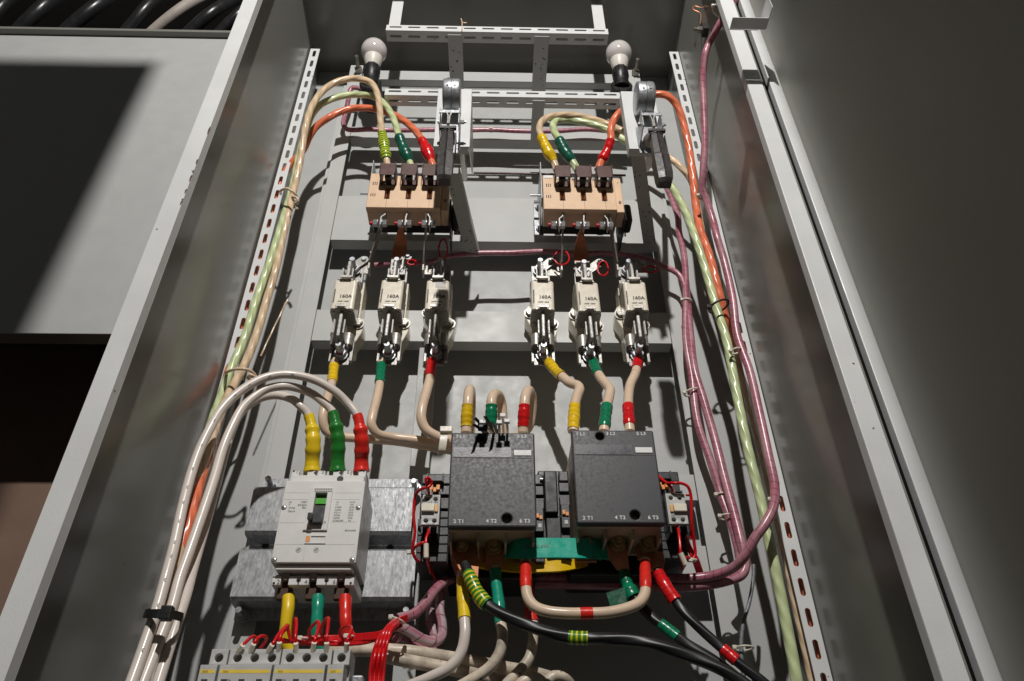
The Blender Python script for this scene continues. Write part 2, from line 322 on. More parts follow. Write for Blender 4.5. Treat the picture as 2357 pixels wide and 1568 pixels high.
# paint chips on the left frame
b=MB()
for px,py,L in ((500,300,.020),(478,372,.012),(470,395,.007),(463,410,.016),(445,460,.006),(452,440,.01),(415,467,.009)):
    fr=(py-0)/757; cxp=(600-(600-305)*py/774)-3
    p=W(cxp-2,py,YF-.0026); b.poly([(-.0006,-L/2),(.0010,-L*.3),(.0004,0),(.0016,L*.35),(-.0002,L/2),(-.0014,L*.1)],[],.0003,at(p))
b.build('paint_chips',mat('rust_spot',(.10,.035,.02),.7),cab)
d0,d1=xat(1899,560,YF),xat(1929,560,YF)
door=thing('door_or_shade_panel',(d0,YF,ZB),'plain grey cabinet door standing open along the right edge of the picture','cabinet door')
b=MB(); b.box(d0,d1,YF-.006,YF+.02,ZB,ZT+.3,.001); b.build('hinge_edge','frame',door)
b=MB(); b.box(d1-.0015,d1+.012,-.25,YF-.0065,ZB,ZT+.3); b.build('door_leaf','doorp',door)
# dark rubber seal between frame and door
tag(MB().box(r1+.0006,d0-.0006,YF+.006,YF+.018,ZB,ZT+.3).build('door_seal',mat('matt_rubber',(.006,.006,.006),.9,spec=.1)),'black rubber seal in the gap between the right frame and the open door','seal')
# ---- neighbour bay on the left
pz0,pz1=W(150,768,1.0).z,W(300,85,1.0).z
nb=thing('blanking_plate',(-.9,1.0,pz0),'large flat grey metal plate in the bay left of the cabinet','metal plate')
b=MB(); b.box(-1.6,XL-.006,1.0,1.003,pz0,pz1,.001); b.build('sheet','plate',nb)
z2=W(300,66,.985).z
b=MB(); b.box(-1.6,XL-.006,.985,1.0025,pz1+.0005,z2,.001); b.build('top_fold','wallp_shaded',nb)
b=MB(); b.box(-1.6,XL-.006,1.0035,1.03,pz0+.001,pz0+.004); b.build('bottom_fold','wallp_shaded',nb)
tag(MB().box(-2.2,-.51,1.22,1.225,-.6,.9).build('wall','room'),'brown wall glimpsed below the blanking plate','wall','', 'structure').pop('group',None) if False else None
wl=MB().box(-2.2,-.51,1.225,1.23,-.6,.9).build('back_wall','room'); wl['kind']='structure'
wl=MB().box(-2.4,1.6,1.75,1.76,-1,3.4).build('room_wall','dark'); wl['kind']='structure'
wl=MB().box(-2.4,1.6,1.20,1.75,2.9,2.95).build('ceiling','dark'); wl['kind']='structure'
# cables in the dark above the plate
cc=[('thick black cable, furthest left in the dark above the blanking plate',(-40,70),(60,-30),30,'trdark'),('glossy black cable second from the left above the blanking plate',(40,75),(170,-30),34,'trdark'),
 ('glossy black cable with a bright highlight above the blanking plate',(150,75),(300,-30),34,'trdark'),('black ribbed cable just left of the grey conduit above the plate',(290,75),(400,-30),30,'trdark'),
 ('grey corrugated conduit crossing above the blanking plate',(350,75),(500,-25),26,'gcable'),('black cable right of the grey conduit above the plate',(430,80),(560,-10),30,'trdark'),('black cable against the left frame post above the plate',(500,80),(620,-10),26,'trdark')]
for lab,a,c,wd,m in cc:
    p=route([(a[0]-60,a[1]+60,1.12),(a[0],a[1],1.08),((a[0]+c[0])/2-6,(a[1]+c[1])/2-6,1.05),(c[0],c[1],1.08),(c[0]+60,c[1]-50,1.1)],.02)
    o=MB().tube(p,S(200,40,1.08,wd)/2,16).build('conduit' if m=='gcable' else 'cable',m); tag(o,lab,'conduit' if m=='gcable' else 'cable','cables above the blanking plate')
# unseen panels added out of frame to shade the plate and the open door
def blocker(name,pts,label):
    b=MB(); b.ribbon([Vector(p) for p in pts[:2]],[pts[2]]*2,.01); tag(b.build(name,'paint'),label,'cabinet door')
def toL(p,t): return p+(LIGHT-p)*t
k=toL(W(352,148,1.0),.505)
tag(MB().box(k.x-.75,k.x,k.y,k.y+.012,toL(W(30,1334,1.2),.55).z-.9,k.z).build('door_or_shade_panel','paint'),'unseen panel added above left of the view to shade the blanking plate','cabinet door')
tag(MB().box(.286,.70,-.02,-.008,.30,2.1).build('door_or_shade_panel','paint'),'unseen panel added above right of the view to shade the open door','cabinet door')
# ---- slotted strips on the side walls
def perf(x0,z0,L,w,vert,n,y,pitch=.0456,sl=.028,sw=.0085,off=.5,th=.002):
    hs=[]
    for i in range(n):
        c=off*pitch+i*pitch
        hs.append(slot(w/2,c,sl,sw,True) if vert else slot(c,w/2,sl,sw))
    out=rrect(0,w,0,L) if vert else rrect(0,L,0,w)
    return out,hs
YSS={-1:1.155,1:1.137}
for side,lab in ((-1,'slotted metal strip up the left side wall beside the beige and green cables'),(1,'slotted metal strip up the right side wall with orange cable behind it')):
    YS=YSS[side]; top=W(715 if side<0 else 1550,113 if side<0 else 120,YS).z; n=48; L=n*.0456; w_=.0245
    x0=xat(715,115,YS) if side<0 else xat(1561,120,YS)-w_
    s_=thing('slotted_strip',(x0,YS,top-L),lab,'perforated strip','slotted strips on the side walls')
    b=MB()
    for gk in range(8): o,h=perf(0,0,L/8,w_,True,6,YS); b.poly(o,h,.002,at(Vector((x0,YS,top-L+gk*L/8))))
    b.build('slotted_face','frame',s_)
    b=MB(); xo=x0 if side<0 else x0+w_-.002
    b.box(xo,xo+.002,YS+.0012,YS+.03,top-L,top); b.build('side_flange','frame',s_)
# ---- vertical mounting rails
for side,lab in ((-1,'left upright grey mounting rail carrying the cross rails'),(1,'right upright grey mounting rail beside the pink wrapped looms')):
    if side<0: a,c=xat(744,460,1.2),xat(777.8,460,1.2)
    else: a,c=xat(1562.6,851,1.2),xat(1612,851,1.2)
    if side>0: a=.354; c=.388
    else: a=-.396; c=-.362
    r=thing('mounting_rail',(a,1.2,ZB),lab,'mounting rail','upright mounting rails'); zt=W(815,150,1.2).z
    b=MB(); b.box(a,c,1.2,1.2025,ZB,zt,.001); b.box(a if side<0 else c-.002,a+.002 if side<0 else c,1.203,YB-.001,ZB,zt); b.build('web','paint',r)
    b=MB(); q=a-.024 if side<0 else c+.0005; b.box(q,q+.0235,1.250,1.252,ZB,zt-.02,.0006); b.build('side_flange','paint',r)
    px,py=(822,140) if side<0 else (1466,147); p=W(px,py,1.165)
    b=MB(); b.cyl((p.x,1.15,p.z),(p.x,1.199,p.z),.005,14,bev=.001); b.cyl((p.x,1.185,p.z),(p.x,1.196,p.z),.010,6); b.build('bolt','dsteel',r)
# ---- cross rails
def cross(name,x0,x1,yt,yb,Y,lab,m='paint',fl=.03,ends=None,grp='cross rails'):
    zt,zb=W(1100,yt,Y).z,W(1100,yb,Y).z
    r=thing(name,(x0,Y,zb),lab,'cross rail',grp)
    MB().box(x0,x1,Y,Y+.002,zb,zt,.0009).build('front_face',m,r)
    MB().box(x0,x1,Y+.0025,Y+fl,zb+.0003,zb+.0023).build('bottom_flange',m,r)
    MB().box(x0,x1,Y+.0025,Y+fl,zt-.0023,zt-.0003).build('top_flange',m,r)
    return r
cross('cross_rail',-.361,.353,455,556,1.2,'wide grey cross rail carrying both beige switches')
cross('cross_rail',-.361,.353,716,787,1.2,'grey cross rail behind the six fuse holders')
cross('cross_rail',-.361,.353,296,320,1.2,'narrow grey cross rail behind the switch handles')
cross('cross_rail',-.361,.353,166,186,1.205,'highest grey cross rail behind the two bulbs',fl=.02)
# uprights behind the contactors and plates
b=MB(); a=W(980,800,1.205); b.box(a.x-.012,a.x+.022,1.205,1.2075,ZB,a.z,.001); b.box(a.x-.012,a.x-.010,1.208,YB-.001,ZB,a.z); tag(b.build('centre_strip','plate'),'vertical grey strip running down from the fuse rail left of the contactors','metal strip')
z=W(1600,1088,1.207).z; cross('cross_rail',-.02,.353,1090,1150,1.202,'grey cross rail behind the contactors, its right end showing')
cross('cross_rail',.04,.353,1255,1330,1.202,'lowest grey cross rail seen under the right contactor')
# ---- slotted channels
def channel(pL,pR,Y,n,lab,zoff):
    a=W(*pL,Y); c=W(*pR,Y); L=c.x-a.x; w_=.024; pitch=L/n
    t=thing('slotted_channel',(a.x,Y,a.z),lab,'slotted channel','slotted channels across the cabinet')
    # front face tall, with slots ; lower flange perforated
    hs=[slot((i+.5)*pitch,w_*.62,.0305,.0062) for i in range(n)]
    b=MB(); b.poly(rrect(0,L,0,w_),hs,.002,at(Vector((a.x,Y,a.z-w_))),.0004); b.build('front_face','frame',t)
    hs=[slot((i+.5)*pitch,.014,.0305,.007) for i in range(n)]
    b=MB(); b.poly(rrect(0,L,0,.028),hs,.002,Matrix.Translation((a.x,Y+.0012,a.z-w_+.001))); b.build('bottom_flange','frame',t)
    return t,a,c
ch1,a1,c1=channel((890,58),(1399,68),1.03,12,'upper slotted channel with hanger bars above the two bulbs',0)
ch2,a2,c2=channel((887,205),(1425,205),1.065,12,'lower slotted channel behind the chrome switch handles',0)
for x,l in ((a1.x+.004,'left flat hanger bar rising from the upper slotted channel'),(c1.x-.032,'right flat hanger bar rising from the upper slotted channel')):
    tag(MB().box(x,x+.028,1.034,1.036,a1.z-.004,ZT-.002).build('hanger_bar','frame'),l,'metal bar','hanger bars')
for px,l in ((1046,'left perforated strut from the upper slotted channel to the back'),(1248,'right perforated strut from the upper slotted channel to the back')):
    x=xat(px,100,1.035); z=a1.z-.028
    b=MB(); b.box(x-.018,x+.018,1.035,1.203,z-.002,z,.0005); o=tag(b.build('depth_strut','paint'),l,'metal strut','struts under the upper channel')
    b=MB()
    for k in range(12): X=x+random.uniform(-.015,.015); Y=random.uniform(1.06,1.18); b.cyl((X,Y,z-.0027),(X,Y,z-.0021),random.uniform(.0006,.0022),10)
    r_=b.build('rust_spots',mat('rust_stain',(.07,.035,.02),.7),o); r_['kind']='stuff'
for px,l in ((1240,'dark strut under the middle of the lower slotted channel'),):
    x=xat(px,240,1.07); z=a2.z-.03; tag(MB().box(x-.014,x+.014,1.068,1.2,z-.002,z).build('depth_strut','paint'),l,'metal strut')
# rust coloured blots on undersides
b=MB()
for i in range(34):
    x=random.uniform(a1.x,c1.x); y=random.uniform(1.035,1.055); b.cyl((x,y,a1.z-.0237),(x,y,a1.z-.0231),random.uniform(.0008,.002),10)
b.build('rust_spots',mat('rust_brown',(.07,.03,.02),.7),ch1)['kind']='stuff'
# ---- bulbs and holders
for px,py,l in ((861,118,'left frosted white bulb with one dark spot'),(1424,124,'right frosted white bulb with a cluster of dark spots')):
    c=W(px,py,1.10); r=S(px,py,1.10,60)/2; d=Vector((0,.20,-1)).normalized()
    hl=thing('lamp_holder',c+d*.085,l.split(' frosted')[0]+' black lamp holder under the '+l.split(' frosted')[0]+' bulb','lamp holder','lamp holders')
    b=MB(); b.lathe(c+d*.052,d,[(0,.0165),(.004,.0190),(.03,.0205),(.034,.0185),(.05,.0195),(.066,.022)],24); 
    for k in range(10):
        a=2*math.pi*k/10; b.cyl(c+d*.058+Vector((math.cos(a)*.0190,math.sin(a)*.0190,0)),c+d*.078+Vector((math.cos(a)*.0200,math.sin(a)*.0200,0)),.0015,6)
    b.build('shell','black',hl)
    b=MB(); e=c+d*.11; b.cyl((e.x,1.115,e.z-.004),(e.x,1.19,e.z-.004),.027,20,bev=.003); b.build('bracket','black',hl)
    t=thing('light_bulb',c,l,'light bulb','light bulbs')
    prof=[(-r,0.0)]+[(-r*math.cos(a),r*math.sin(a)) for a in (math.radians(10*k) for k in range(1,13))]+[(r*.72,r*.66)]
    MB().lathe(c,d,prof,40).build('glass_globe','bulb',t)
    MB().lathe(c+d*r*.70,d,[(0,r*.69),(.004,r*.69),(.012,r*.66),(.026,r*.55),(.030,r*.50)],32).build('collar','wplast',t)
    b=MB()
    for qx,qy in (((3,14),) if px<1000 else ((-2,18),(3,21),(7,17),(2,24))):
        q=W(px+qx,py+qy,1.10); n=(Vector((0,0,0))-c).normalized(); f=(q-c)-n*(q-c).dot(n); q=c+(f+n*math.sqrt(max(r*r-f.length_squared,0)))*1.0; b.cyl(q-n*.0003,q+n*.0004,.0008,8)
    b.build('dirt_spots','dsteel',t)
# ---- wire bracket at the top right frame
g=lambda px,py,Y: W(px,py,Y)
br=thing('cable_bracket',g(1700,50,.72),'grey folded bracket bridging the right frame and the door at the top','bracket')
a=g(1672,40,.73); c=g(1758,55,.73)
b=MB(); b.box(a.x,c.x,.71,.732,g(1700,52,.72).z-.0015,g(1700,52,.72).z,.0004); b.build('shelf','frame',br)
b=MB(); z0=g(1700,52,.72).z; b.box(a.x,c.x-.012,.733,.7345,z0,z0+.030); b.build('back_plate','frame',br)
b=MB(); b.box(c.x,c.x+.0015,.69,.732,z0-.001,z0+.04); b.build('end_tab','frame',br)
# bell-shaped terminal with bare copper wire, top right inside the cabinet
t=thing('earth_stud',g(1610,68,.95),'dark bolted earth stud with bare copper wire at top right','earth stud')
p=g(1605,68,.95); b=MB(); b.cyl(p,p+Vector((.05,0,0)),.008,6); b.cyl(p+Vector((-.008,0,0)),p+Vector((.006,0,0)),.005,14); b.build('bolt','dsteel',t)
b=MB(); b.box(p.x+.010,p.x+.045,p.y-.012,p.y+.012,p.z-.014,p.z+.010,.002); b.build('clamp','dark',t)
b=MB(); b.tube(route([(1612,55,.95),(1611,30),(1596,22),(1598,14),(1615,18),(1625,5),(1628,-10)],.003),.0012,8); b.build('bare_wire','copper',t)

p=W(1063,58,1.026); b=MB(); b.tube(smooth([p+Vector((-.003,0,.03)),p+Vector((0,-.002,.012)),p+Vector((.001,-.003,-.006)),p+Vector((.001,-.003,-.026)),p+Vector((.001,.01,-.028))],.003),.0012,8); b.tube(smooth([p+Vector((0,-.003,.008)),p+Vector((.006,-.004,.004)),p+Vector((.012,-.003,.006))],.003),.0012,8); tag(b.build('cord_tie','cbeige'),'scrap of beige cord tied over the upper slotted channel','cord')
# ================================================================== bolts helper
def bolt(b,p,r,L=.012,axis=(0,-1,0),nut=True,tip=.6):
    p=Vector(p); a=Vector(axis); b.cyl(p,p+a*.0018,r*1.18,24); 
    if nut: b.cyl(p+a*.0018,p+a*(.0018+r*.75),r,6,bev=r*.06)
    b.cyl(p+a*.001,p+a*L,r*.52*tip/.6,16,bev=r*.08)
# ================================================================== fuses and fuse holders
FX=[-.286,-.1975,-.110,.091,.179,.2695]; FZ=.9055; FY=1.10
def make_fuse(x,z,label):
    t=thing('fuse',(x,FY,z),label,'fuse','ceramic fuses in the six holders')
    w_,d,h=.0218,.050,.0755
    b=MB(); b.poly(rrect(-w_,w_,0,d,.006),[],h-.006,Matrix.Translation((x,FY,z+h/2))); b.build('ceramic_body','cream',t,30)
    for zz,nm in ((z+.0015,'end_plate'),(z+h-.0015,'end_plate')):
        b=MB(); o=[(-w_*.62,-.002),(w_*.62,-.002),(w_*1.03,.008),(w_*1.03,d-.006),(w_*.6,d+.001),(-w_*.6,d+.001),(-w_*1.03,d-.006),(-w_*1.03,.008)]
        b.poly(o,[],.0022,Matrix.Translation((x,FY,zz)))
        s=1; b.box(x-.007,x+.007,FY-.0075,FY-.001,zz-.0011,zz+.0009); b.box(x-.0105,x+.0105,FY-.009,FY-.0072,zz-.001,zz+.0045,.0004)
        for sx in (-1,1):
            for yy in (.009,.041): b.cyl((x+sx*w_*.72,FY+yy,zz-.0022 if zz<z+.02 else zz+.001),(x+sx*w_*.72,FY+yy,zz+.0 if zz<z+.02 else zz+.0024),.0032,12)
        e=b.build(nm,'steel',t); 
    for s,n in ((-1,.058),(1,.052)):
        b=MB(); z0=z-.0005 if s<0 else z+h+.0005
        b.box(x-.0034,x+.0034,FY+.004,FY+.036,z0,z0+s*n,.0018); b.build('blade','tin',t)
    return t
def print_fuse(t,x,z):
    text('160A',(x+.004,FY-.0003,z+.032),.0080,'print_',t,bold=.0003,sx=.95)
    text('~220В ~380В',(x+.0008,FY-.0003,z+.0195),.0026,'print_',t,bold=.00012)
    text('I₁=50кА' if False else 'I1=50кА',(x-.003,FY-.0003,z+.0125),.0026,'print_',t,bold=.00012)
    text('ТУ3424-005-05755764-96',(x-.0172,FY-.0003,z+.033),.0022,'print_',t,bold=.0001,rz=math.pi/2)
def make_holder(x,z,label):
    t=thing('fuse_holder',(x,1.2,z-.09),label,'fuse holder','fuse holders on the cross rail')
    b=MB(); o=[(-.018,-.048),(.019,-.048),(.020,-.030),(.029,-.008),(.031,.000),(.031,.016),(.026,.026),(.023,.030),(.023,.120),(-.019,.120),(-.020,.066),(-.027,.060),(-.031,.050),(-.031,.034),(-.027,.024),(-.019,.006)]
    b.poly(o,[],.036,at(Vector((x,1.1805,z))),.0015); b.build('ceramic_base','cream',t,30)
    for dx,dz in ((.0215,.014),(-.021,.041)):
        b=MB(); p=Vector((x+dx,1.161,z+dz)); b.cyl(p,p+Vector((0,-.002,0)),.0125,24); b.cyl(p+Vector((0,-.002,0)),p+Vector((0,-.009,0)),.0095,6,bev=.0008); b.build('mounting_bolt','steel',t)
    for s,zc in ((-1,z-.038),(1,z+.094)):
        b=MB(); hh_=.016 if s<0 else .012
        for sx in (-1,1):
            # contact jaw fingers
            b.box(x+sx*.0075,x+sx*.0092,FY+.004,FY+.040,zc-hh_,zc+hh_,.0003); b.box(x+sx*.0080,x+sx*.0112,FY+.001,FY+.0048,zc-hh_,zc+hh_,.0008)
        b.build('contact_jaw','tin',t)
        b=MB()
        for sx in (-1,1):
            pts=[]; c=Vector((x+sx*.0125,1.140,zc-.014))
            arc=[(c.x+sx*(.0085*math.cos(a)),c.y-.0*0+.0115*math.sin(a)*.8+.002) for a in (math.radians(q) for q in range(-110,111,20))]
            b.ribbon([Vector((X,Y,zc-.004 if s<0 else zc-.004)) for X,Y in arc],[Vector((0,0,.026 if s<0 else .022))]*len(arc),.0015)
        b.build('spring_clip','steel',t)
    # lower and upper terminals
    b=MB(); b.box(x-.0165,x+.0165,1.157,1.160,z-.086,z-.030,.0006); b.box(x+.0165,x+.0225,1.148,1.1565,z-.083,z-.034,.0008); b.box(x-.0215,x-.0165,1.150,1.1565,z-.083,z-.040,.0008); b.build('terminal_plate','tin',t)
    b=MB(); b.box(x-.0165,x+.0165,1.157,1.160,z+.105,z+.165,.0006); b.box(x+.0165,x+.0200,1.148,1.1565,z+.110,z+.150,.0006); b.build('terminal_plate','tin',t)
    for zz in (z-.0665,z+.1465):
        b=MB(); bolt(b,(x,1.1520,zz),.0112,.034); b.build('terminal_bolt','zinc',t)
        b=MB(); b.lathe(Vector((x,1.1520-.0105,zz)),(0,-1,0),[(0,.0066),(.0006,.0066),(.0012,.0058)],14); b.build('paint_mark','redp',t)
    return t
flab=['leftmost 160A ceramic fuse in the left group of three','middle 160A ceramic fuse in the left group of three','160A ceramic fuse of the left group with a grey smudge on top, nearest the centre',
 '160A ceramic fuse nearest the centre in the right group of three','middle 160A ceramic fuse in the right group of three','rightmost 160A ceramic fuse with a curved shadow on its top']
hlab=['leftmost fuse holder, its bottom bolt feeding a yellow-taped cable at far left','second fuse holder from the left, above a green-taped cable','third fuse holder from the left, above a red-taped cable',
 'fuse holder above the slanting yellow-taped cable in the right group','middle fuse holder of the right group, above a kinked green-taped cable','rightmost fuse holder, above a red-taped cable']
h0=make_holder(FX[0],FZ,hlab[0]); f0=make_fuse(FX[0],FZ,flab[0]); print_fuse(f0,FX[0],FZ)
FZs=[FZ,FZ+.001,FZ+.0015,FZ+.003,FZ+.000,FZ+.003]
for i in range(1,6):
    d=(FX[i]-FX[0],0,FZs[i]-FZ); dup(h0,d,None,hlab[i]); f=dup(f0,d,None,flab[i]); f.rotation_euler=(0,(.012,-.008,.01,-.014,.006)[i-1],(.02,-.03,.015,.03,-.02)[i-1])
    if i==2:
        MB().box(FX[2]-.004,FX[2]+.016,FY-.0006,FY-.0002,FZ+.057,FZ+.072).build('tape_residue',mat('grey_residue',(.42,.40,.37),.4),f); f.rotation_euler=(0,0,0)
# ================================================================== switches
def make_switch(x0,z0,label):
    """x0,z0 = lower left corner of front face"""
    Yf=1.05; t=thing('switch_disconnector',(x0+.06,1.12,z0-.02),label,'disconnector switch','beige disconnector switches')
    Wd,H=.1477,.1016; zs=.0655
    xs=[.0389,.0819,.1246]
    b=MB()
    hol=[rrect(q-.0050,q+.0050,.0253,zs-.004) for q in xs]
    o=[(0,0),(Wd,0),(Wd,zs),(.0235,zs),(.0235,H),(0,H)]
    b.poly(o,hol,.014,at(Vector((x0,Yf+.007,z0))),.0015)
    b.box(x0+.0005,x0+Wd-.0003,Yf+.0142,Yf+.050,z0+.0005,z0+zs-.001,.001)
    b.box(x0+.0005,x0+.0230,Yf+.0142,Yf+.050,z0+zs-.0005,z0+H-.0008,.001)
    for q in (.0275,.0585,.1015,.1440):
        b.box(x0+q-.004,x0+q+.003,Yf+.003,Yf+.050,z0+zs+.0003,z0+H-.003,.001)
        if q<.12: b.box(x0+q+.0035,x0+q+.0075,Yf+.010,Yf+.050,z0+zs+.0003,z0+H-.003,.0006)
    b.build('housing','beige',t,30)
    b=MB(); b.box(x0+Wd+.0004,x0+Wd+.0160,Yf+.007,Yf+.050,z0+.0006,z0+H+.001,.0018); b.build('mechanism_housing','beige',t)
    b=MB()
    for q in (.0389,.0819,.1246): b.box(x0+q-.00025+.0005,x0+q+.00025+.0005,Yf-.0003,Yf+.0002,z0+.0015,z0+.025)
    b.build('seam','brown',t)
    text('I',(x0+Wd+.009,Yf+.0065,z0+H-.014),.0070,'print_',t); text('0',(x0+Wd+.0085,Yf+.0065,z0+.028),.0075,'print_',t,bold=.0004)
    for k in range(3):
        text('||||||| ||||| |||||||',(x0+.0075+k*.0040,Yf-.0003,z0+.070),.0016,'gprint',t,name='fine_print',rz=math.pi/2,sx=.75); text('|||||||||| |||||||',(x0+.0065+k*.0040,Yf-.0003,z0+.036),.0016,'gprint',t,name='fine_print',rz=math.pi/2,sx=.75)
    for q in xs:
        for s in (-1,1):
            b=MB(); b.tube([Vector((x0+q+s*.0026,Yf+.012,z0+.042)),Vector((x0+q+s*.0027,Yf+.004,z0+.050)),Vector((x0+q+s*.0026,Yf+.009,z0+.063))],.0018,10); b.build('contact_blade','copper',t)
        b=MB(); b.box(x0+q-.0049,x0+q+.0049,Yf+.0138,Yf+.0146,z0+.0255,z0+zs-.004); b.build('slot_floor','black',t)
        b=MB(); zz=z0+zs-.002; xa,xb=x0+q-.0140,x0+q+.0150; hh=.034
        b.box(xa,xb,Yf-.030,Yf-.0285,zz,zz+hh,.0004); b.box(xa,xa+.0014,Yf-.0283,Yf+.03,zz+.003,zz+hh); b.box(xb-.0014,xb,Yf-.0283,Yf+.03,zz+.003,zz+hh); b.box(xa+.0015,xb-.0015,Yf+.010,Yf+.012,zz+.003,zz+hh*.9)
        b.box(xa-.0014,xa-.0001,Yf-.032,Yf+.012,zz+.004,zz+hh+.002); b.box(xb+.0001,xb+.0014,Yf-.032,Yf+.012,zz+.004,zz+hh+.002)
        b.build('terminal_shroud','brown',t)
        b=MB(); b.box(x0+q-.006,x0+q+.006,Yf-.020,Yf-.001,zz+.004,zz+.026,.002); b.build('terminal_block','black',t)
        b=MB(); p=Vector((x0+q+.0165,Yf+.022,zz+.034)); b.cyl(p,p+Vector((.009,0,0)),.0068,6,bev=.0005); b.build('terminal_bolt','zinc',t)
        b=MB(); p=p-Vector((.042,0,0)); b.cyl(p,p+Vector((.008,0,0)),.0055,6,bev=.0005); b.build('terminal_nut','zinc',t)
        j=-.007 if q<.05 else (-.001 if q<.1 else .004)
        X=x0+q-.001; zc=W(930,515,1.07).z-W(930,478,1.05).z+z0; b=MB()
        pts=[Vector((X,Yf+.020,z0-.001)),Vector((X,Yf+.020,z0-.008)),Vector((X+j,Yf+.020,z0-.015)),Vector((X+j,Yf+.020,zc-.012))]
        b.ribbon(pts,[Vector((0,.018,0))]*4,.0024); b.build('terminal_lug','tin',t)
        b=MB(); p=Vector((X+j,Yf+.020,zc)); b.cyl(p+Vector((.003,0,0)),p+Vector((.0115,0,0)),.0076,6,bev=.0006); b.cyl(p+Vector((.0015,0,0)),p+Vector((.003,0,0)),.0088,18); b.build('terminal_bolt','zinc',t)
        b=MB(); b.cyl(p+Vector((-.0070,0,0)),p+Vector((-.0055,0,0)),.0088,18); b.cyl(p+Vector((-.0160,0,0)),p+Vector((-.0071,0,0)),.0076,6,bev=.0006); b.build('terminal_nut','zinc',t)
        b=MB(); b.cyl(p+Vector((-.0225,0,0)),p+Vector((-.0162,0,0)),.0042,12,bev=.0004); b.build('paint_mark','redp',t)
    ox=W(1252,480,1.05).x-x0; oz=W(1340,482,1.05).z-z0
    bx0,bx1=W(1229,505,1.165).x-ox,W(1250,505,1.165).x-ox; bz1,bz0=W(1240,471,1.165).z-oz,W(1240,541,1.165).z-oz
    b=MB(); b.box(bx0,bx1,1.165,1.167,bz0,bz1,.002); b.box(x0-.0028,x0-.0008,Yf+.012,1.1645,bz0+.004,bz1+.02,.0004); b.build('end_bracket','zinc',t)
    for zz in (bz1-.014,bz0+.016):
        b=MB(); c=(bx0+bx1)/2; b.cyl((c,1.1647,zz),(c,1.159,zz),.0065,6,bev=.0005); b.cyl((c,1.1589,zz),(c,1.150,zz),.0036,12); b.build('bracket_bolt','zinc',t)
    b=MB(); b.cyl((x0-.003,Yf+.08,bz1-.03),(x0-.014,Yf+.08,bz1-.03),.0036,6); b.build('bracket_bolt','zinc',t)
    b=MB(); b.cyl((x0-.0005,Yf+.035,z0+.078),(x0-.024,Yf+.035,z0+.078),.0022,12); b.build('through_stud','zinc',t)
    xe=x0+Wd+.0165; b=MB(); b.box(xe,xe+.003,Yf+.030,1.165,z0-.010,z0+.060,.001); b.build('side_plate','black',t)
    b=MB(); b.box(xe+.0035,xe+.020,Yf+.030,Yf+.070,z0+.002,z0+.052,.006); b.build('side_drive','black',t)
    b=MB(); b.box(xe+.0045,xe+.022,1.165,1.167,bz0,bz0+.030,.001); b.cyl((xe+.013,1.155,bz0+.016),(xe+.013,1.1648,bz0+.016),.006,6); b.build('end_bracket','zinc',t)
    b=MB(); b.box(x0+.004,x0+Wd+.012,Yf+.0505,1.165,z0+.045,z0+H-.01,.001); b.build('rear_base','black',t)
    return t
za=W(930,478,1.05).z
s1=make_switch(xat(841.5,478,1.05),za,'left beige three-pole disconnector switch with brown terminal shrouds')
s1x=xat(841.5,478,1.05); s2x=xat(1252,480,1.05); s2z=W(1340,482,1.05).z
s2=dup(s1,(s2x-s1x,0,s2z-za),None,'right beige three-pole disconnector switch with a paper tag at its corner')
MB().box(s2x+.004,s2x+.021,1.0490,1.0496,s2z+.092,s2z+.100).build('paper_tag','white',s2)
# ================================================================== handle boxes and rotary handles
def make_box(label):
    Y=.90; p0=W(996.8,336.7,Y); p1=W(1086.4,205,Y); x0=p0.x+.0005; x1=W(1081,338,Y).x; z0=p0.z; z1=p1.z
    t=thing('handle_bracket',(x0,Y,z0),label,'bracket','box brackets carrying the switch handles')
    MB().box(x0,x1,Y,Y+.002,z0,z1,.001).build('front_face','frame',t)
    b=MB(); b.poly([(0,0),(0,z1-z0),(.165,z1-z0),(.165,z1-z0-.06)],[],.002,Matrix.Translation((x1-.001,Y+.0022,z0))@Matrix(((0,0,1,0),(1,0,0,0),(0,1,0,0),(0,0,0,1)))); b.build('side_cheek','frame',t)
    b=MB(); b.box(x0,x0+.002,Y+.0022,Y+.022,z0,z1,.0005); b.build('side_lip','frame',t)
    b=MB(); b.box(x0+.0022,x1-.0022,Y+.0022,Y+.018,z0+.0003,z0+.0022); b.build('bottom_lip','frame',t)
    
    return t,(x0,x1,z0,z1)
hb,(hx0,hx1,hz0,hz1)=make_box('grey box bracket behind the left switch handle, in the middle of the picture')
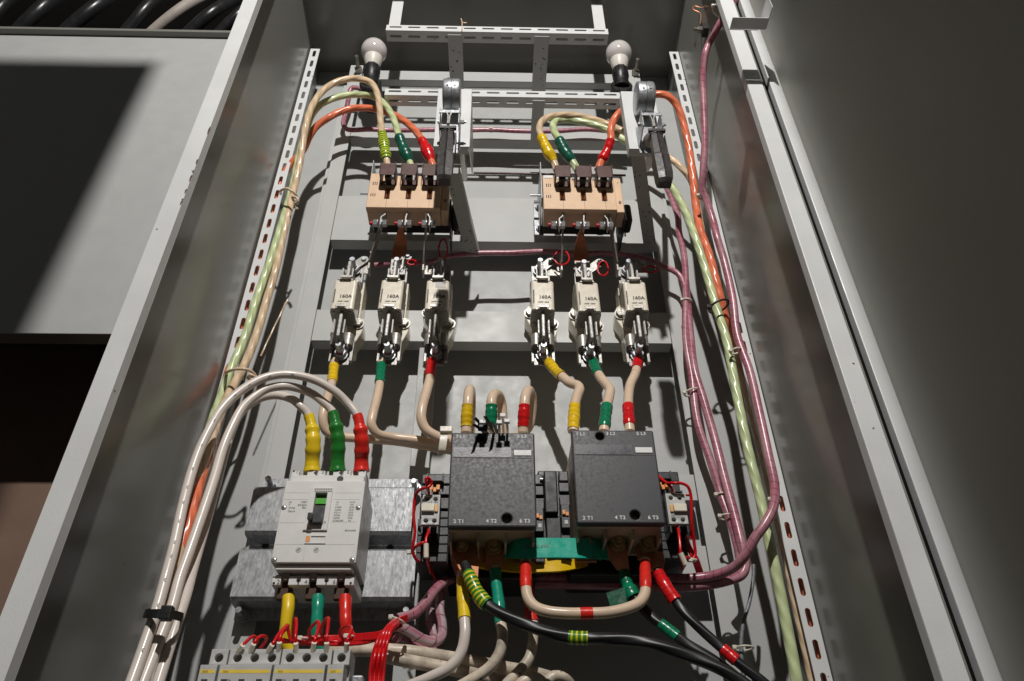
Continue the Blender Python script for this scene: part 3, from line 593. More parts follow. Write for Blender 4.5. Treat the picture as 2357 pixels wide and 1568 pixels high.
def make_handle(label):
    cx=xat(1040,225,.87); t=thing('rotary_handle',(cx,.90,hz0),label,'switch handle','chrome and black switch handles')
    zc=W(1040,221,.872).z; R=.0315
    for s in (-1,1):
        b=MB(); ctr=Vector((cx+s*.0002,.872,zc))
        b.lathe(ctr,(s,0,0),[(0,R*.9),(.0003,R),(.0128,R),(.0155,R*.965),(.0165,R*.90),(.0165,R*.3)],48)
        b.build('wheel_half','zinc',t,50)
        b=MB(); q=W(1040+s*9.5,201,.845); b.cyl((cx+s*.0068,ctr.y-R*.80-.0004,zc+R*.61),(cx+s*.0068,ctr.y-R*.72,zc+R*.60),.0024,14); b.build('wheel_hole','black',t)
        b=MB(); b.cyl((cx+s*.0068,ctr.y-R*.995,zc-R*.28),(cx+s*.0068,ctr.y-R*.9,zc-R*.28),.0022,14,bev=.0005); b.build('rivet','steel',t)
    zb=W(1040,257,.845).z; b=MB()
    for s in (-1,1): b.box(cx+s*.0165,cx+s*.0185,.846,.8975,zb-.030,zb+.012,.0004)
    b.box(cx-.0185,cx+.0185,.844,.8458,zb-.004,zb+.004,.0006); b.box(cx-.0185,cx+.0185,.895,.8985,zb-.046,zb+.03,.001); b.build('clevis','zinc',t)
    b=MB(); b.cyl((cx+.019,.866,zb-.002),(cx+.026,.866,zb-.002),.0042,6); b.cyl((cx+.026,.866,zb-.002),(cx+.0295,.866,zb-.002),.0024,12); b.cyl((cx-.019,.866,zb-.002),(cx-.0225,.866,zb-.002),.004,12); b.build('pivot_bolt','zinc',t)
    b=MB(); b.lathe(Vector((cx,.890,zb-.026)),(0,-1,0),[(0,.0125),(.012,.012),(.02,.008),(.024,.004)],24); b.build('hub','steel',t)
    b=MB(); b.ribbon([Vector((cx-.0045,.846,zb-.004)),Vector((cx-.0018,.846,zb-.014)),Vector((cx-.0015,.845,zb-.030)),Vector((cx-.002,.843,zb-.040))],[Vector((0,.006,0))]*4,.0022)
    b.ribbon([Vector((cx+.0045,.846,zb-.004)),Vector((cx+.0012,.846,zb-.014)),Vector((cx+.0010,.845,zb-.030)),Vector((cx+.0005,.843,zb-.040))],[Vector((0,.006,0))]*4,.0022); b.build('lever_shank','tin',t)
    # black lever: ridged grip widening toward the bottom
    b=MB(); zt=W(1040,290,.832).z; kk=(zt-W(1040,409,.832).z)/.108; rings=[]
    prof=[(0,.0115,.009),(-.007,.0115,.009),(-.0072,.0098,.008),(-.050,.0118,.010),(-.056,.0128,.0135),(-.092,.0128,.0140),(-.103,.0118,.012),(-.108,.0095,.008)]
    for dz,hw,hd in prof:
        c=Vector((cx-.0005,.842,zt+dz*kk)); o=[(-hw,-hd+.002),(-.0016,-hd-.0008),(0,-hd+.0016),(.0016,-hd-.0008),(hw,-hd+.002),(hw,hd),(-hw,hd)]
        rings.append([b.b.verts.new((c.x+x,c.y+y,c.z)) for x,y in o])
    for q in range(len(rings)-1):
        n=len(rings[q])
        for i in range(n): b.b.faces.new((rings[q][i],rings[q][(i+1)%n],rings[q+1][(i+1)%n],rings[q+1][i]))
    b.b.faces.new(rings[0][::-1]); b.b.faces.new(rings[-1]); b.hard=True
    g_=b.build('lever_grip','wornblack',t)
    b=MB(); b.box(cx-.0150,cx+.0150,.8315,.838,zt-.006,zt+.001,.001); b.box(cx+.0132,cx+.0150,.84,.86,zt-.055,zt-.008); b.build('grip_ridge','wornblack',t)
    b=MB(); b.box(cx+.006,cx+.0165,.888,.892,zb-.062,zb-.036,.003); b.build('lock_tab','zinc',t)
    return t
ha=make_handle('left chrome switch handle with black lever hanging down, near the centre')
dx2=W(1482,222,.87).x-W(1040,222,.87).x
hb2=dup(hb,(W(1490,341,.9).x-(hx0+hx1)/2,0,.001),None,'grey box bracket behind the right switch handle')
ha2=dup(ha,(dx2,0,.001),None,'right chrome switch handle with black lever beside the orange cable')
hb2.rotation_euler.z=0
# sloping struts from the box brackets down to the wide cross rail
def strut(A,B,wd,lab):
    A,B=Vector(A),Vector(B); t=thing('sloping_strut',B,lab,'metal strut','sloping struts below the handle brackets')
    wv=Vector((wd,0,0)); b=MB(); b.ribbon([A,B],[wv,wv],.002); b.build('bar','paint',t)
    wv2=(B-A).normalized().cross(Vector((1,0,0)))*.022; e=Vector((wd/2,0,0)); b=MB(); b.ribbon([A+e-wv2*.5,B+e-wv2*.5],[wv2,wv2],.002); b.build('edge_fold','paint',t)
    n=(B-A).normalized().cross(Vector((1,0,0))).normalized(); b=MB(); 
    if n.dot(-A)<0: n=-n
    for k in range(20):
        q=A+(B-A)*random.uniform(.05,.98)+Vector((random.uniform(-.4,.4)*wd,0,0)); b.cyl(q+n*.0008,q+n*.0015,random.uniform(.0005,.0019),10)
    b.build('rust_spots',mat('rust_dark',(.06,.028,.02),.7),t)
strut(W(1040,400,.96),W(1088,590,1.17),.026,'perforated strut sloping down from the left handle bracket')
strut(W(1466,352,.93),W(1497,578,1.17),.026,'spotted strut sloping down from the right handle bracket')
for px,l in ((1072,'dark threaded drive rod behind the left handle bracket'),(1528,'dark threaded drive rod behind the right handle bracket')):
    a=W(px-8,345,.93); c=W(px-2,410,1.12); tag(MB().tube([a,(a+c)/2,c],.006,12).build('drive_rod','dsteel'),l,'drive rod','drive rods')
# ================================================================== copper links between switches and fuse holders
def link(pts,wid,lab,th=.003,m='copper'):
    P_=[Vector(p) for p in pts]; n=14; sp=smooth(P_,.006); k=len(sp)
    ws=[]
    for i in range(k):
        u=i/(k-1)*(len(wid)-1); j=min(int(u),len(wid)-2); ws.append(Vector(wid[j]).lerp(Vector(wid[j+1]),u-j))
    t=thing('busbar_link',P_[-1],lab,'busbar','copper links above the fuses'); MB().ribbon(sp,ws,th).build('bar',m,t); return t
def edgelink(top,knee,fx,fz,side,lab):
    yy=1.10; A=W(*top,1.07); K=W(*knee,1.135); t=thing('busbar_link',(fx,1.14,fz),lab,'busbar','copper links above the fuses')
    b=MB(); b.ribbon(smooth([A,A.lerp(K,.5),K],.01),[Vector((0,.022,0))]*len(smooth([A,A.lerp(K,.5),K],.01)),.003); b.build('bar','dsteel' if 0 else 'steel',t)
    b=MB(); z0,z1=K.z-.012,K.z+.016; b.box(min(K.x-.002,K.x+.002),max(K.x-.002,K.x+.002),1.128,1.152,z0-.006,z1+.014,.001); b.box(min(K.x,fx+side*.012),max(K.x,fx+side*.012),1.149,1.152,fz-.012,fz+.013,.001); b.build('foot_plate','steel',t)
FT=FZ+.1465
edgelink((883,500),(851,608),FX[0],FT,1,'edge-on tinned link left of the twisted one, above the leftmost fuse')
edgelink((982,500),(975,612),FX[2],FT,-1,'edge-on tinned link right of the twisted one, above the third fuse')
edgelink((1297,500),(1292,612),FX[3],FT,1,'edge-on tinned link left of the twisted one, above the fourth fuse')
edgelink((1402,500),(1420,612),FX[5],FT,-1,'edge-on tinned link right of the twisted one, above the rightmost fuse')
for top,fx,lab in (((934,500),FX[1],'twisted bare copper link with dark patina above the second fuse'),((1347,500),FX[4],'twisted bright copper link above the fifth fuse')):
    A=W(*top,1.07); B=Vector((fx,1.146,FT+.060)); C=Vector((fx,1.1495,FT-.014)); mid=Vector(((A.x+B.x)/2,1.10,(A.z+B.z)/2+.01))
    t=link([A,mid,B,Vector((fx,1.1495,FT+.02)),C],[(0,.024,0),(0,.026,0),(.020,.016,0),(.030,.004,0),(.030,0,0),(.030,0,0)],lab)
    MB().box(fx-.0155,fx+.0155,1.1455,1.1478,FT-.016,FT+.026,.0006).build('tinned_end','tin',t)
# sensing tabs with screws
for i,(px,py,qx,qy,l) in enumerate(((808,618,838,598,'tab beside the leftmost fuse bolt'),(1016,615,1018,590,'tab above the third fuse bolt'),(1251,615,1268,602,'tab above the fourth fuse bolt'),(1358,620,1381,604,'tab above the fifth fuse bolt'),(1455,618,1478,606,'tab above the rightmost fuse bolt'),(918,620,938,590,'tab beside the twisted link of the second fuse'))):
    A=W(px,py,1.145); B=W(qx,qy,1.143); d=(B-A); d.y=0; n=d.normalized(); B2=B+n*.008; A2=A-n*.004
    t=thing('sensing_tab',A,'small galvanised '+l,'connector tab','galvanised tabs on the upper fuse bolts')
    b=MB(); w2=Vector((-n.z,0,n.x))*.019; pts=[A2,A2.lerp(B2,.5),B+n*.001,B+n*.006,B+n*.0088]; b.ribbon(pts,[w2,w2,w2,w2*.75,w2*.3],.002); b.build('plate','tin',t)
    b=MB(); b.cyl(B+Vector((0,-.001,0)),B+Vector((0,-.0045,0)),.0052,18,bev=.001); b.build('screw','zinc',t)
# ================================================================== contactors
def make_contactor(label,wide=-1):
    xl,xr=W(1040,997,1.0).x-.0005,W(1236,1212,1.0).x; zt=W(1135,996,1.0).z; zb=W(1135,1213,1.0).z
    t=thing('contactor',((xl+xr)/2,1.12,zb-.03),label,'contactor','dark grey contactors')
    h=lambda px,py: (W(px,py,1.0).x-xl,W(px,py,1.0).z-zb)
    ht=h(1105,1010); hb_=h(1167,1193)
    b=MB(); b.poly(rrect(0,xr-xl,0,zt-zb,.003),[circ(ht[0],ht[1],.0062),circ(hb_[0],hb_[1],.0068)],.014,at(Vector((xl,1.007,zb))),.0022); b.build('front_cover','dgrey',t,30)
    for q in (ht,hb_): MB().cyl((xl+q[0],1.0125,zb+q[1]),(xl+q[0],1.0138,zb+q[1]),.0061,18).build('cover_screw','dsteel',t)
    # recessed name panel
    z1,z2=W(1130,1030,1.0).z,W(1130,1053,1.0).z
    b=MB(); b.box(xl+.004,xl+.090,.99955,1.0002,z2,z1); b.build('name_strip',mat('grey_name_strip',(.085,.085,.10),.33,0,.2,30,.1,300),t)
    b=MB(); b.box(xl+.003,xr-.003,.9996,1.0002,z2-.0012,z2-.0006); b.build('name_strip_edge',mat('brown_seam',(.09,.07,.055),.6),t)
    a=W(1203,1043,1.0); b=MB(); b.box(a.x-.0128,a.x+.0128,.9988,.9996,a.z-.0046,a.z+.0046,.0003); b.build('blank_label','white',t)
    for s_,px,py in (('1 L1',1060,1006),('3 L2',1130,1005),('5 L3',1201,1005),('2 T1',1056,1201),('4 T2',1131,1200),('6 T3',1208,1200)):
        p=W(px,py,1.0); text(s_,(p.x,.99985-.0003,p.z),.0056,'wprint',t,bold=.00018)
    # body behind cover: tan translucent housing with fins
    b=MB(); b.box(xl+.0025,xr-.0025,1.0142,1.17,zb+.001,zt-.002,.002)
    for k in range(4): X=xl+.004+k*(xr-xl-.008)/3; b.box(X-.0016,X+.0016,1.022,1.105,zb-.014,zb+.0005,.0006)
    for k in range(3): X=xl+.004+(k+.5)*(xr-xl-.008)/3; b.box(X-.0165,X+.0165,1.088,1.094,zb-.010,zb+.0005,.0006)
    b.build('arc_housing','dusty',t)
    b=MB(); b.box(xl-.004,xr+.004,1.103,1.185,zb-.036,zb+.0,.004); b.box(xl-.002,xr+.002,1.171,1.198,zb-.03,zt-.01,.002); b.build('base','black',t)
    # side housings
    for s in (-1,1):
        wd_=.0464 if s==wide else .0154; X0,X1=(xl-.0006-wd_,xl-.0006) if s<0 else (xr+.0006,xr+.0006+wd_)
        zt2,zb2=zt-.034,zb-.022
        b=MB(); b.box(X0,X1,1.068,1.15,zt2-.018,zt2,.002); b.box(X0,X1,1.071,1.15,zt2-.034,zt2-.0185,.001)
        b.box(X0,X1,1.076,1.15,zt2-.0425,zt2-.0345); b.box(X0,X1,1.069,1.15,zt2-.058,zt2-.043,.001); b.box(X0,X1,1.073,1.15,zt2-.072,zt2-.0585,.002)
        b.box(X0,X1,1.082,1.15,zb2+.0,zt2-.0725,.001)
        n=5
        for k in range(n):
            a=zb2+k*.0135; b.box(X0-.0015,X1-.002,1.074,1.12,a+.0006,a+.0129,.0008)
        b.build('side_housing','dgrey2',t)
        if s==wide:
            xc=(X0+X1)/2-.002*(1 if s<0 else 2); z=zt2
            b=MB(); b.box(xc-.0105,xc+.0115,1.060,1.0675,z-.0165,z-.006,.0008); b.box(xc-.0125,xc-.0104,1.058,1.072,z-.019,z-.004,.0004); b.box(xc+.0114,xc+.0135,1.058,1.072,z-.019,z-.004,.0004); b.build('upper_guide','dgrey2',t)
            b=MB(); b.box(xc-.0095,xc-.0043,1.060,1.0685,z-.056,z-.040,.0006); b.box(xc+.0043,xc+.0085,1.060,1.0685,z-.059,z-.040,.0006); b.box(xc-.0044,xc+.0044,1.062,1.0685,z-.0435,z-.040); b.build('lower_guide','dgrey2',t)
            b=MB(); b.box(xc-.0078,xc-.0025,1.062,1.0755,z-.030,z-.0215,.0006); b.box(xc-.0024,xc+.0024,1.066,1.0755,z-.0315,z-.024,.0004); b.box(xc+.0025,xc+.0080,1.062,1.0755,z-.030,z-.0215,.0006); b.build('position_indicator','orange',t)
            b=MB(); b.box(xc-.0035,xc+.0035,1.0605,1.069,z-.0525,z-.0465); b.build('button','agrey',t)['label']='small grey square button'
            b=MB(); b.cyl((X0+.003,1.071,z-.027),(X0+.008,1.071,z-.027),.0,6) if 0 else b.box(X0+.0025,X0+.0075,1.0755,1.0758,z-.040,z-.036); b.build('light_gap','agrey',t)
        else:
            z=zt2-.060; xc=(X0+X1)/2
            b=MB(); b.box(xc-.007,xc+.006,1.064,1.0725,z-.036,z+.002,.001); b.build('latch_frame','dgrey2',t)
            b=MB(); b.box(xc-.0055,xc-.0008,1.060,1.0638,z-.016,z-.009,.0005); b.box(xc-.0004,xc+.0042,1.0615,1.0638,z-.0175,z-.0115,.0005); b.build('position_indicator','orange',t)
            b=MB(); b.box(xc-.0025,xc+.0025,1.0632,1.0638,z-.030,z-.024); b.build('button','agrey',t)
    # three terminals under the body
    for px,py,dz in ((1065,1272,0),(1137,1267,0),(1208,1267,0)):
        p=W(px,py,1.075); 
        b=MB(); b.box(p.x-.0155,p.x+.0155,1.0785,1.083,p.z-.018,p.z+.020,.0008); b.build('terminal_plate','copper',t)
        b=MB(); b.cyl((p.x,1.0782,p.z),(p.x,1.0580,p.z),.0125,24,bev=.0006); b.cyl((p.x,1.0579,p.z),(p.x,1.050,p.z),.0100,6,bev=.0008); b.cyl((p.x,1.0499,p.z),(p.x,1.045,p.z),.0055,14,bev=.0008); b.build('terminal_bolt','brassy',t)
    for px in (1073,1137,1205):
        p=W(px,985,1.075); b=MB(); b.box(p.x-.012,p.x+.012,1.073,1.079,zt-.012,zt+.010,.0015); b.build('upper_lug','dsteel',t)
    return t
k1=make_contactor('left dark grey contactor with white ties lying behind its top edge')
k2=make_contactor('right dark grey contactor beside the pink wrapped looms',1); k2.location+=Vector((W(1314,992,1.0).x-W(1040,997,1.0).x+.0010,0,.0058))
for k_ in (k1,k2): k_['group']='dark grey contactors'
# auxiliary blocks
def make_aux(px0,px1,py0,py1,label,flip):
    Y=1.035; a=W(px0,(py0+py1)/2,Y); c=W(px1,(py0+py1)/2,Y); zt=W((px0+px1)/2,py0,Y).z; zb=W((px0+px1)/2,py1,Y).z; w_=c.x-a.x; h=zt-zb
    t=thing('auxiliary_block',(a.x+w_/2,Y+.03,zb),label,'auxiliary block','auxiliary contact blocks')
    hs=[circ(w_*(.5+sx*.235),h*v,.0034) for sx in (-1,1) for v in (.135,.855)]
    b=MB(); b.poly(rrect(0,w_,0,h,.0006),hs,.010,at(Vector((a.x,Y+.005,zb))),.0005); b.build('front_face','agrey',t,30)
    b=MB(); b.box(a.x+.0004,a.x+w_-.0004,Y+.0102,Y+.045,zb-.002,zt+.003,.001)
    for q in (.0008,w_/2-.001,w_-.0028): b.box(a.x+q,a.x+q+.002,Y+.002,Y+.044,zb-.012,zb-.0004); b.box(a.x+q,a.x+q+.002,Y+.004,Y+.044,zt+.0004,zt+.007)
    b.build('case','dgrey2',t)
    for i in hs:
        cx_=sum(p[0] for p in i)/len(i); cz_=sum(p[1] for p in i)/len(i); b=MB(); b.cyl((a.x+cx_,Y+.0088,zb+cz_),(a.x+cx_,Y+.0096,zb+cz_),.0034,14); b.build('terminal_screw','dsteel',t)
    z=zb+h*(.53 if not flip else .49); s=1 if not flip else -1; xc=a.x+w_/2
    b=MB(); xs=sorted((xc-s*.0135,xc+s*.0055)); b.box(xs[0],xs[1],Y-.006,Y-.0005,z-.0058,z+.0058,.0008); b.build('slider','cream',t)
    b=MB(); xs=sorted((xc+s*.0058,xc+s*.0105)); b.box(xs[0],xs[1],Y-.003,Y-.0005,z-.0056,z+.0056,.0005); b.build('marker','amber',t)
    zt_=z+.0105 if not flip else z-.0105
    text('KO1 DN11',(xc+s*.001,Y-.0003,zt_),.0026,'gprint',t,rz=math.pi if not flip else 0,bold=.00008)
    b=MB(); b.box(xc-w_*.45,xc+w_*.45,Y-.0002,Y+.0002,zt_+(.0026 if not flip else -.0028),zt_+(.0029 if not flip else -.0025)); b.build('groove','gprint',t)
    for v in (.965,.03):
        text('53 NO   61 NC',(xc,Y-.0003,zb+h*v),.0012,'gprint',t,name='fine_print')
    return t
make_aux(971,1012,1139,1208,'grey auxiliary block on the left contactor, its printing upside down',False)
make_aux(1536,1580,1136,1206,'grey auxiliary block on the right contactor, its printing upright',True)
# mechanical interlock between contactors
a=W(1267,1100,1.06); t=thing('mechanical_interlock',(a.x,1.1,W(1267,1260,1.06).z),'black mechanical interlock squeezed between the two contactors','interlock')
z=lambda y,Y=1.06: W(1267,y,Y).z
b=MB(); b.box(a.x-.010,a.x+.010,1.06,1.12,z(1180),z(1083),.002); b.build('upper_lever','black',t)
b=MB(); b.box(a.x-.009,a.x+.014,1.068,1.12,z(1262),z(1182),.002); b.build('lower_case','black',t)
b=MB(); b.box(a.x-.018,a.x+.018,1.085,1.14,z(1262),z(1066),.002); b.build('rear_plate','dgrey2',t)
b=MB(); b.cyl((a.x-.0115,1.066,z(1100)),(a.x-.016,1.066,z(1100)),.003,10); b.build('pivot_pin','zinc',t)
# yellow + teal insulated links under the contactors
def bar(name,pp,wz,th,m,lab,cat='insulated busbar'):
    sp=smooth([W(*p) for p in pp],.006); b=MB(); b.ribbon(sp,[Vector((0,0,wz))]*len(sp),th); return tag(b.build(name,m,None,25),lab,cat)
tb=bar('insulated_busbar',[(1130,1262,1.082),(1165,1262,1.070),(1195,1263,1.045),(1240,1262,1.040),(1300,1262,1.040),(1345,1263,1.042),(1378,1264,1.062),(1416,1266,1.078)],.029,.0045,'teal','teal insulated busbar joining the two contactors')
MB().box(W(1205,1262,1.04).x,W(1250,1262,1.04).x,1.0374,1.0376,W(1200,1263,1.04).z-.0,W(1200,1263,1.04).z+.0001).build('print_line','teal',tb)
text('ZGLF  385  7602',(W(1235,1258,1.04).x,1.0371,W(1235,1259,1.04).z),.0034,mt_ if False else 'gprint',tb,rz=math.pi,bold=.0001)
bar('insulated_busbar',[(1068,1278,1.085),(1100,1283,1.085),(1150,1290,1.088),(1200,1294,1.088),(1250,1294,1.086),(1290,1292,1.084),(1325,1286,1.09),(1350,1280,1.10)],.031,.006,'yel','yellow insulated busbar behind the teal one')
# ================================================================== galvanised plates behind the breaker
def plate(lab,yt0,yt1,yb0,yb1,xl_,xr_,Yr=1.150,Yb=1.19,bolts=()):
    """tier top yt0, raised face yt1..yb0, lower flange to yb1 ; xl_,xr_ px at given y"""
    Yt=Yb
    x0=W(xl_[0],xl_[1],Yr).x; x1=W(xr_[0],xr_[1],Yr).x
    t=thing('galvanised_plate',((x0+x1)/2,Yb,W(750,yb1,Yb).z),lab,'galvanised plate','galvanised plates behind the breaker')
    zA,zB,zC,zD=W(750,yt0,Yt).z,W(750,yt1,Yr).z,W(750,yb0,Yr).z,W(750,yb1,Yb).z
    b=MB()
    prof=[(Yt,zA),(Yt,zB+.004),(Yr+.004,zB+.003),(Yr,zB),(Yr,zC+.004),(Yr+.004,zC),(Yb-.002,zC-.002),(Yb,zC-.004),(Yb,zD)]
    pts=[Vector(((x0+x1)/2,y,z)) for y,z in prof]; b.ribbon(pts,[Vector((x1-x0,0,0))]*len(pts),.0022); b.build('folded_sheet','galv',t,25)
    for px,py in bolts:
        p=W(px,py,Yb-.0015); b=MB(); b.cyl(p,p+Vector((0,-.0015,0)),.0105,22); b.cyl(p+Vector((0,-.0015,0)),p+Vector((0,-.010,0)),.0078,6,bev=.0006); b.cyl(p+Vector((0,-.009,0)),p+Vector((0,-.030,0)),.0048,14,bev=.0006); b.build('bolt','zinc',t)
    return t
u1=plate('upper galvanised plate behind the pale breaker',1103,1124,1228,1262,(575,1170),(950,1170),bolts=((626,1119),(955,1125)))
u2=plate('lower galvanised plate with a corner bolt at each end',1248,1268,1380,1428,(541,1320),(955,1320),bolts=((560,1418),(938,1418)))
for px,py in ((611,1257),(898,1262)):
    p=W(px,py,1.188); MB().cyl(p,p+Vector((0,-.003,0)),.0055,14,bev=.001).build('screw','black',u2)
# ================================================================== moulded case breaker
def q(zx,zy,Y): return W(604.2+zx*.2201,1047.3+zy*.2201,Y)
Y0=1.05
xl,xr=-.3125,-.1935; zt=q(640,270,Y0).z; zb=q(560,1125,Y0).z
mc=thing('circuit_breaker',((xl+xr)/2,1.148,q(500,1380,1.07).z),'large pale three-pole circuit breaker with a green window and black toggle','circuit breaker')
cx_=(xl+xr)/2
# handle escutcheon window opening
wx0,wx1=q(548,480,Y0).x,q(672,480,Y0).x; ez1,ez0=q(600,402,Y0).z,q(600,735,Y0).z
b=MB(); b.poly(rrect(xl,xr,zb,zt,.0015),[rrect(wx0,wx1,ez0,ez1)],.028,at(Vector((0,Y0+.014,0))),.0008)
b.build('front_cover','lgrey',mc,30)
b=MB(); b.box(xl+.0008,xr-.0008,Y0+.0285,1.1475,zb+.002,zt-.001,.0012)
# lower stepped block
zs0,zs1=q(500,1205,1.057).z,q(500,1170,1.057).z
b.box(xl+.006,xr-.006,Y0+.007,1.08,q(500,1200,1.057).z,zb-.0015,.0008)
zl1,zl0=q(500,1268,1.068).z,q(500,1362,1.068).z
b.build('case','lgrey',mc,30)
xs_=[q(100,1310,1.068).x,q(192,1310,1.068).x,q(272,1310,1.068).x,q(486,1310,1.068).x,q(566,1310,1.068).x,q(778,1310,1.068).x,q(860,1310,1.068).x,q(958,1310,1.068).x]
b=MB()
for a_,c_ in ((0,1),(2,3),(4,5),(6,7)): b.box(xs_[a_],xs_[c_],1.068,1.146,zl0,zl1,.001)
b.box(xs_[0]+.001,xs_[7]-.001,1.078,1.146,zl1-.004,zs0+.001,.0008)
b.build('lower_terminal_cover','lgrey',mc,30)
b=MB()
for zx,zy in ((378,1308),(670,1308)): p=q(zx,zy,1.0675); b.cyl(p,p+Vector((0,.0004,0)),.0032,16); b.box(p.x-.0008,p.x+.0008,p.y,p.y+.0004,zl0+.0006,p.z); 
for zx in (118,922): p=q(zx,1340,1.0675); b.cyl(p,p+Vector((0,.0004,0)),.0018,12)
b.build('cover_slots','black',mc)
for s_,zx in (('2',165),('4',455),('6',750)): text(s_,q(zx,1330,1.0676),.0065,'gprint',mc,bold=.0001)
# copper ends of lower terminals
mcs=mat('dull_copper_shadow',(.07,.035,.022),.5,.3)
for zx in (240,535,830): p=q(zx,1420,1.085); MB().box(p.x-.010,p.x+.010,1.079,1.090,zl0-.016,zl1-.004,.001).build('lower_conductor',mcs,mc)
# arches above cable slots
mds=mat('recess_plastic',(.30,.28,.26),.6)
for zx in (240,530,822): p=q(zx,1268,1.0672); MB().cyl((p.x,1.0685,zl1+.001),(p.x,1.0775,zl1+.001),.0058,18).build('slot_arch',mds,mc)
# upper terminal block tabs
zu1,zu0=q(600,158,1.062).z,q(600,236,1.062).z
ux=[(303,383),(468,556),(578,655),(738,822),(845,922),(1003,1082)]
b=MB()
for a_,c_ in ux: b.box(q(a_,190,1.064).x,q(c_,190,1.064).x,1.064,1.10,zt+.0005,zu1,.001)
b.box(xl+.005,xr-.004,1.058,1.12,zt-.001,zu0+.002,.001); b.box(xl+.006,xr-.005,1.10,1.146,zt-.001,zu1-.003,.001)
b.build('upper_terminal_cover','lgrey',mc,30)
for s_,zx in (('1',362),('3',632),('5',897)): text(s_,q(zx,180,1.0637),.0060,'gprint',mc,bold=.0001)
b=MB()
for zx,zy,r in ((328,168,.0016),(1060,168,.0016),(556,185,.0026),(822,185,.0030),(812,250,.0050)): p=q(zx,zy,1.0636 if zy<200 else 1.0576); b.cyl(p,p+Vector((0,.0003,0)),r,16)
b.build('cover_holes','black',mc)
for zx in (420,705,965): p=q(zx,205,1.07); MB().box(p.x-.0065,p.x+.0065,1.073,1.079,zt,zu1+.004,.001).build('upper_lug','tin',mc)
# escutcheon frame
fx0,fx1=q(480,540,Y0).x-.002,q(690,540,Y0).x+.0035; fz1,fz0=q(600,348,Y0).z,q(600,795,Y0).z
b=MB(); b.poly(rrect(fx0,fx1,fz0,fz1,.0008),[rrect(wx0,wx1,ez0,ez1)],.0030,at(Vector((0,Y0-.0017,0))),.0005); b.build('toggle_frame','lgrey',mc,30)
b=MB(); hs=[]
for k in range(8):
    for zy in (358,380): p=q(555+k*23,zy,Y0-.0033); b.box(p.x-.0011,p.x+.0011,Y0-.0034,Y0-.0030,p.z-.0009,p.z+.0009)
b.build('vent_dots','black',mc)
b=MB(); b.box(wx0+.0002,wx1-.0002,Y0+.006,Y0+.008,ez0,q(600,505,Y0).z,.0002); b.build('toggle_slide','dgrey2',mc)
b=MB(); b.box(wx0+.0002,wx1-.0002,Y0+.004,Y0+.0055,q(600,500,Y0).z,q(600,445,Y0).z+.001,.0002); b.build('status_window','greenp',mc)
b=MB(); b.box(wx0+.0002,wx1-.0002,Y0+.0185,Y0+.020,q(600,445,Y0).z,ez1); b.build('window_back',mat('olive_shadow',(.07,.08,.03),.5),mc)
tz0,tz1=q(600,735,Y0-.004).z,q(600,640,Y0).z
b=MB(); b.box(wx0-.0002+.002,wx1-.0002,Y0-.012,Y0+.005,tz0+.001,tz1-.001,.001); b.box(wx0-.003,wx0+.0045,Y0-.018,Y0-.004,tz0+.0035,tz1-.002,.0012); b.build('toggle','dgrey2',mc)
b=MB(); p=Vector((wx0+.0008,Y0-.0183,(tz0+tz1)/2+.001)); b.cyl(p,p+Vector((0,.0004,0)),.0032,16); b.build('toggle_hole','black',mc)
# trip button window
bx0,bx1=q(445,890,Y0).x,q(665,890,Y0).x; bz1,bz0=q(560,845,Y0).z,q(560,930,Y0).z
b=MB(); b.poly(rrect(bx0,bx1,bz0,bz1),[rrect(bx0+.0012,bx0+.0068,bz0+.0018,bz1-.0010),rrect(bx0+.0082,bx1-.0015,bz0+.0016,bz1-.0012)],.0014,at(Vector((0,Y0-.0009,0)))); b.build('trip_window_frame','lgrey',mc)
b=MB(); b.box(bx0+.0014,bx0+.0066,Y0-.0020,Y0-.0003,bz0+.002,bz1-.0012,.0004); b.build('trip_button','orange',mc)
# panel lines
b=MB()
def hl(zx0,zx1,zy,th=.00022): p0,p1=q(zx0,zy,Y0),q(zx1,zy,Y0); b.box(p0.x,p1.x,Y0-.00012,Y0+.0003,(p0.z+p1.z)/2-th,(p0.z+p1.z)/2+th)
hl(232,508,397);hl(222,500,466);hl(756,1030,399);hl(750,1022,466);hl(180,455,710);hl(715,990,702);hl(135,968,936)
p=q(450,950,Y0); b.box(p.x-.0001,p.x+.0001,Y0-.00012,Y0+.0003,q(450,1120,Y0).z,p.z)
b.build('panel_lines',mat('soft_grey_line',(.36,.35,.33),.6),mc)
for s_,zx,zy,al in (('Ui',278,494,'LEFT'),('1000V',480,494,'RIGHT'),('f',276,522,'LEFT'),('50/60Hz',478,526,'RIGHT'),('Uimp',272,553,'LEFT'),('8kV',466,553,'RIGHT'),('Cat.A',264,589,'LEFT')):
    text(s_,q(zx,zy,Y0)+Vector((0,-.0003,0)),.0031,'gprint',mc,name='rating_text',align=al,bold=.00005)
for i,(a_,c_) in enumerate((('Ue','Icu/Ics'),('(V)','(kA)'),('AC380','36/36'),('AC400','36/36'),('AC415','36/36'),('AC440','36/36'),('AC500','25/25'),('AC660/690','6/6'))):
    zy=492+i*28; text(a_,q(770-i*5,zy,Y0)+Vector((0,-.0003,0)),.0027,'gprint',mc,name='rating_text',align='LEFT',sx=.85); text(c_,q(940-i*4,zy,Y0)+Vector((0,-.0003,0)),.0027,'gprint',mc,name='rating_text',sx=.8)
text('B8/00/8080',q(920,792,Y0)+Vector((0,-.0003,0)),.0024,'gprint',mc,name='rating_text'); text('O',q(655,716,Y0)+Vector((0,-.0036,0)),.0035,'gprint',mc)
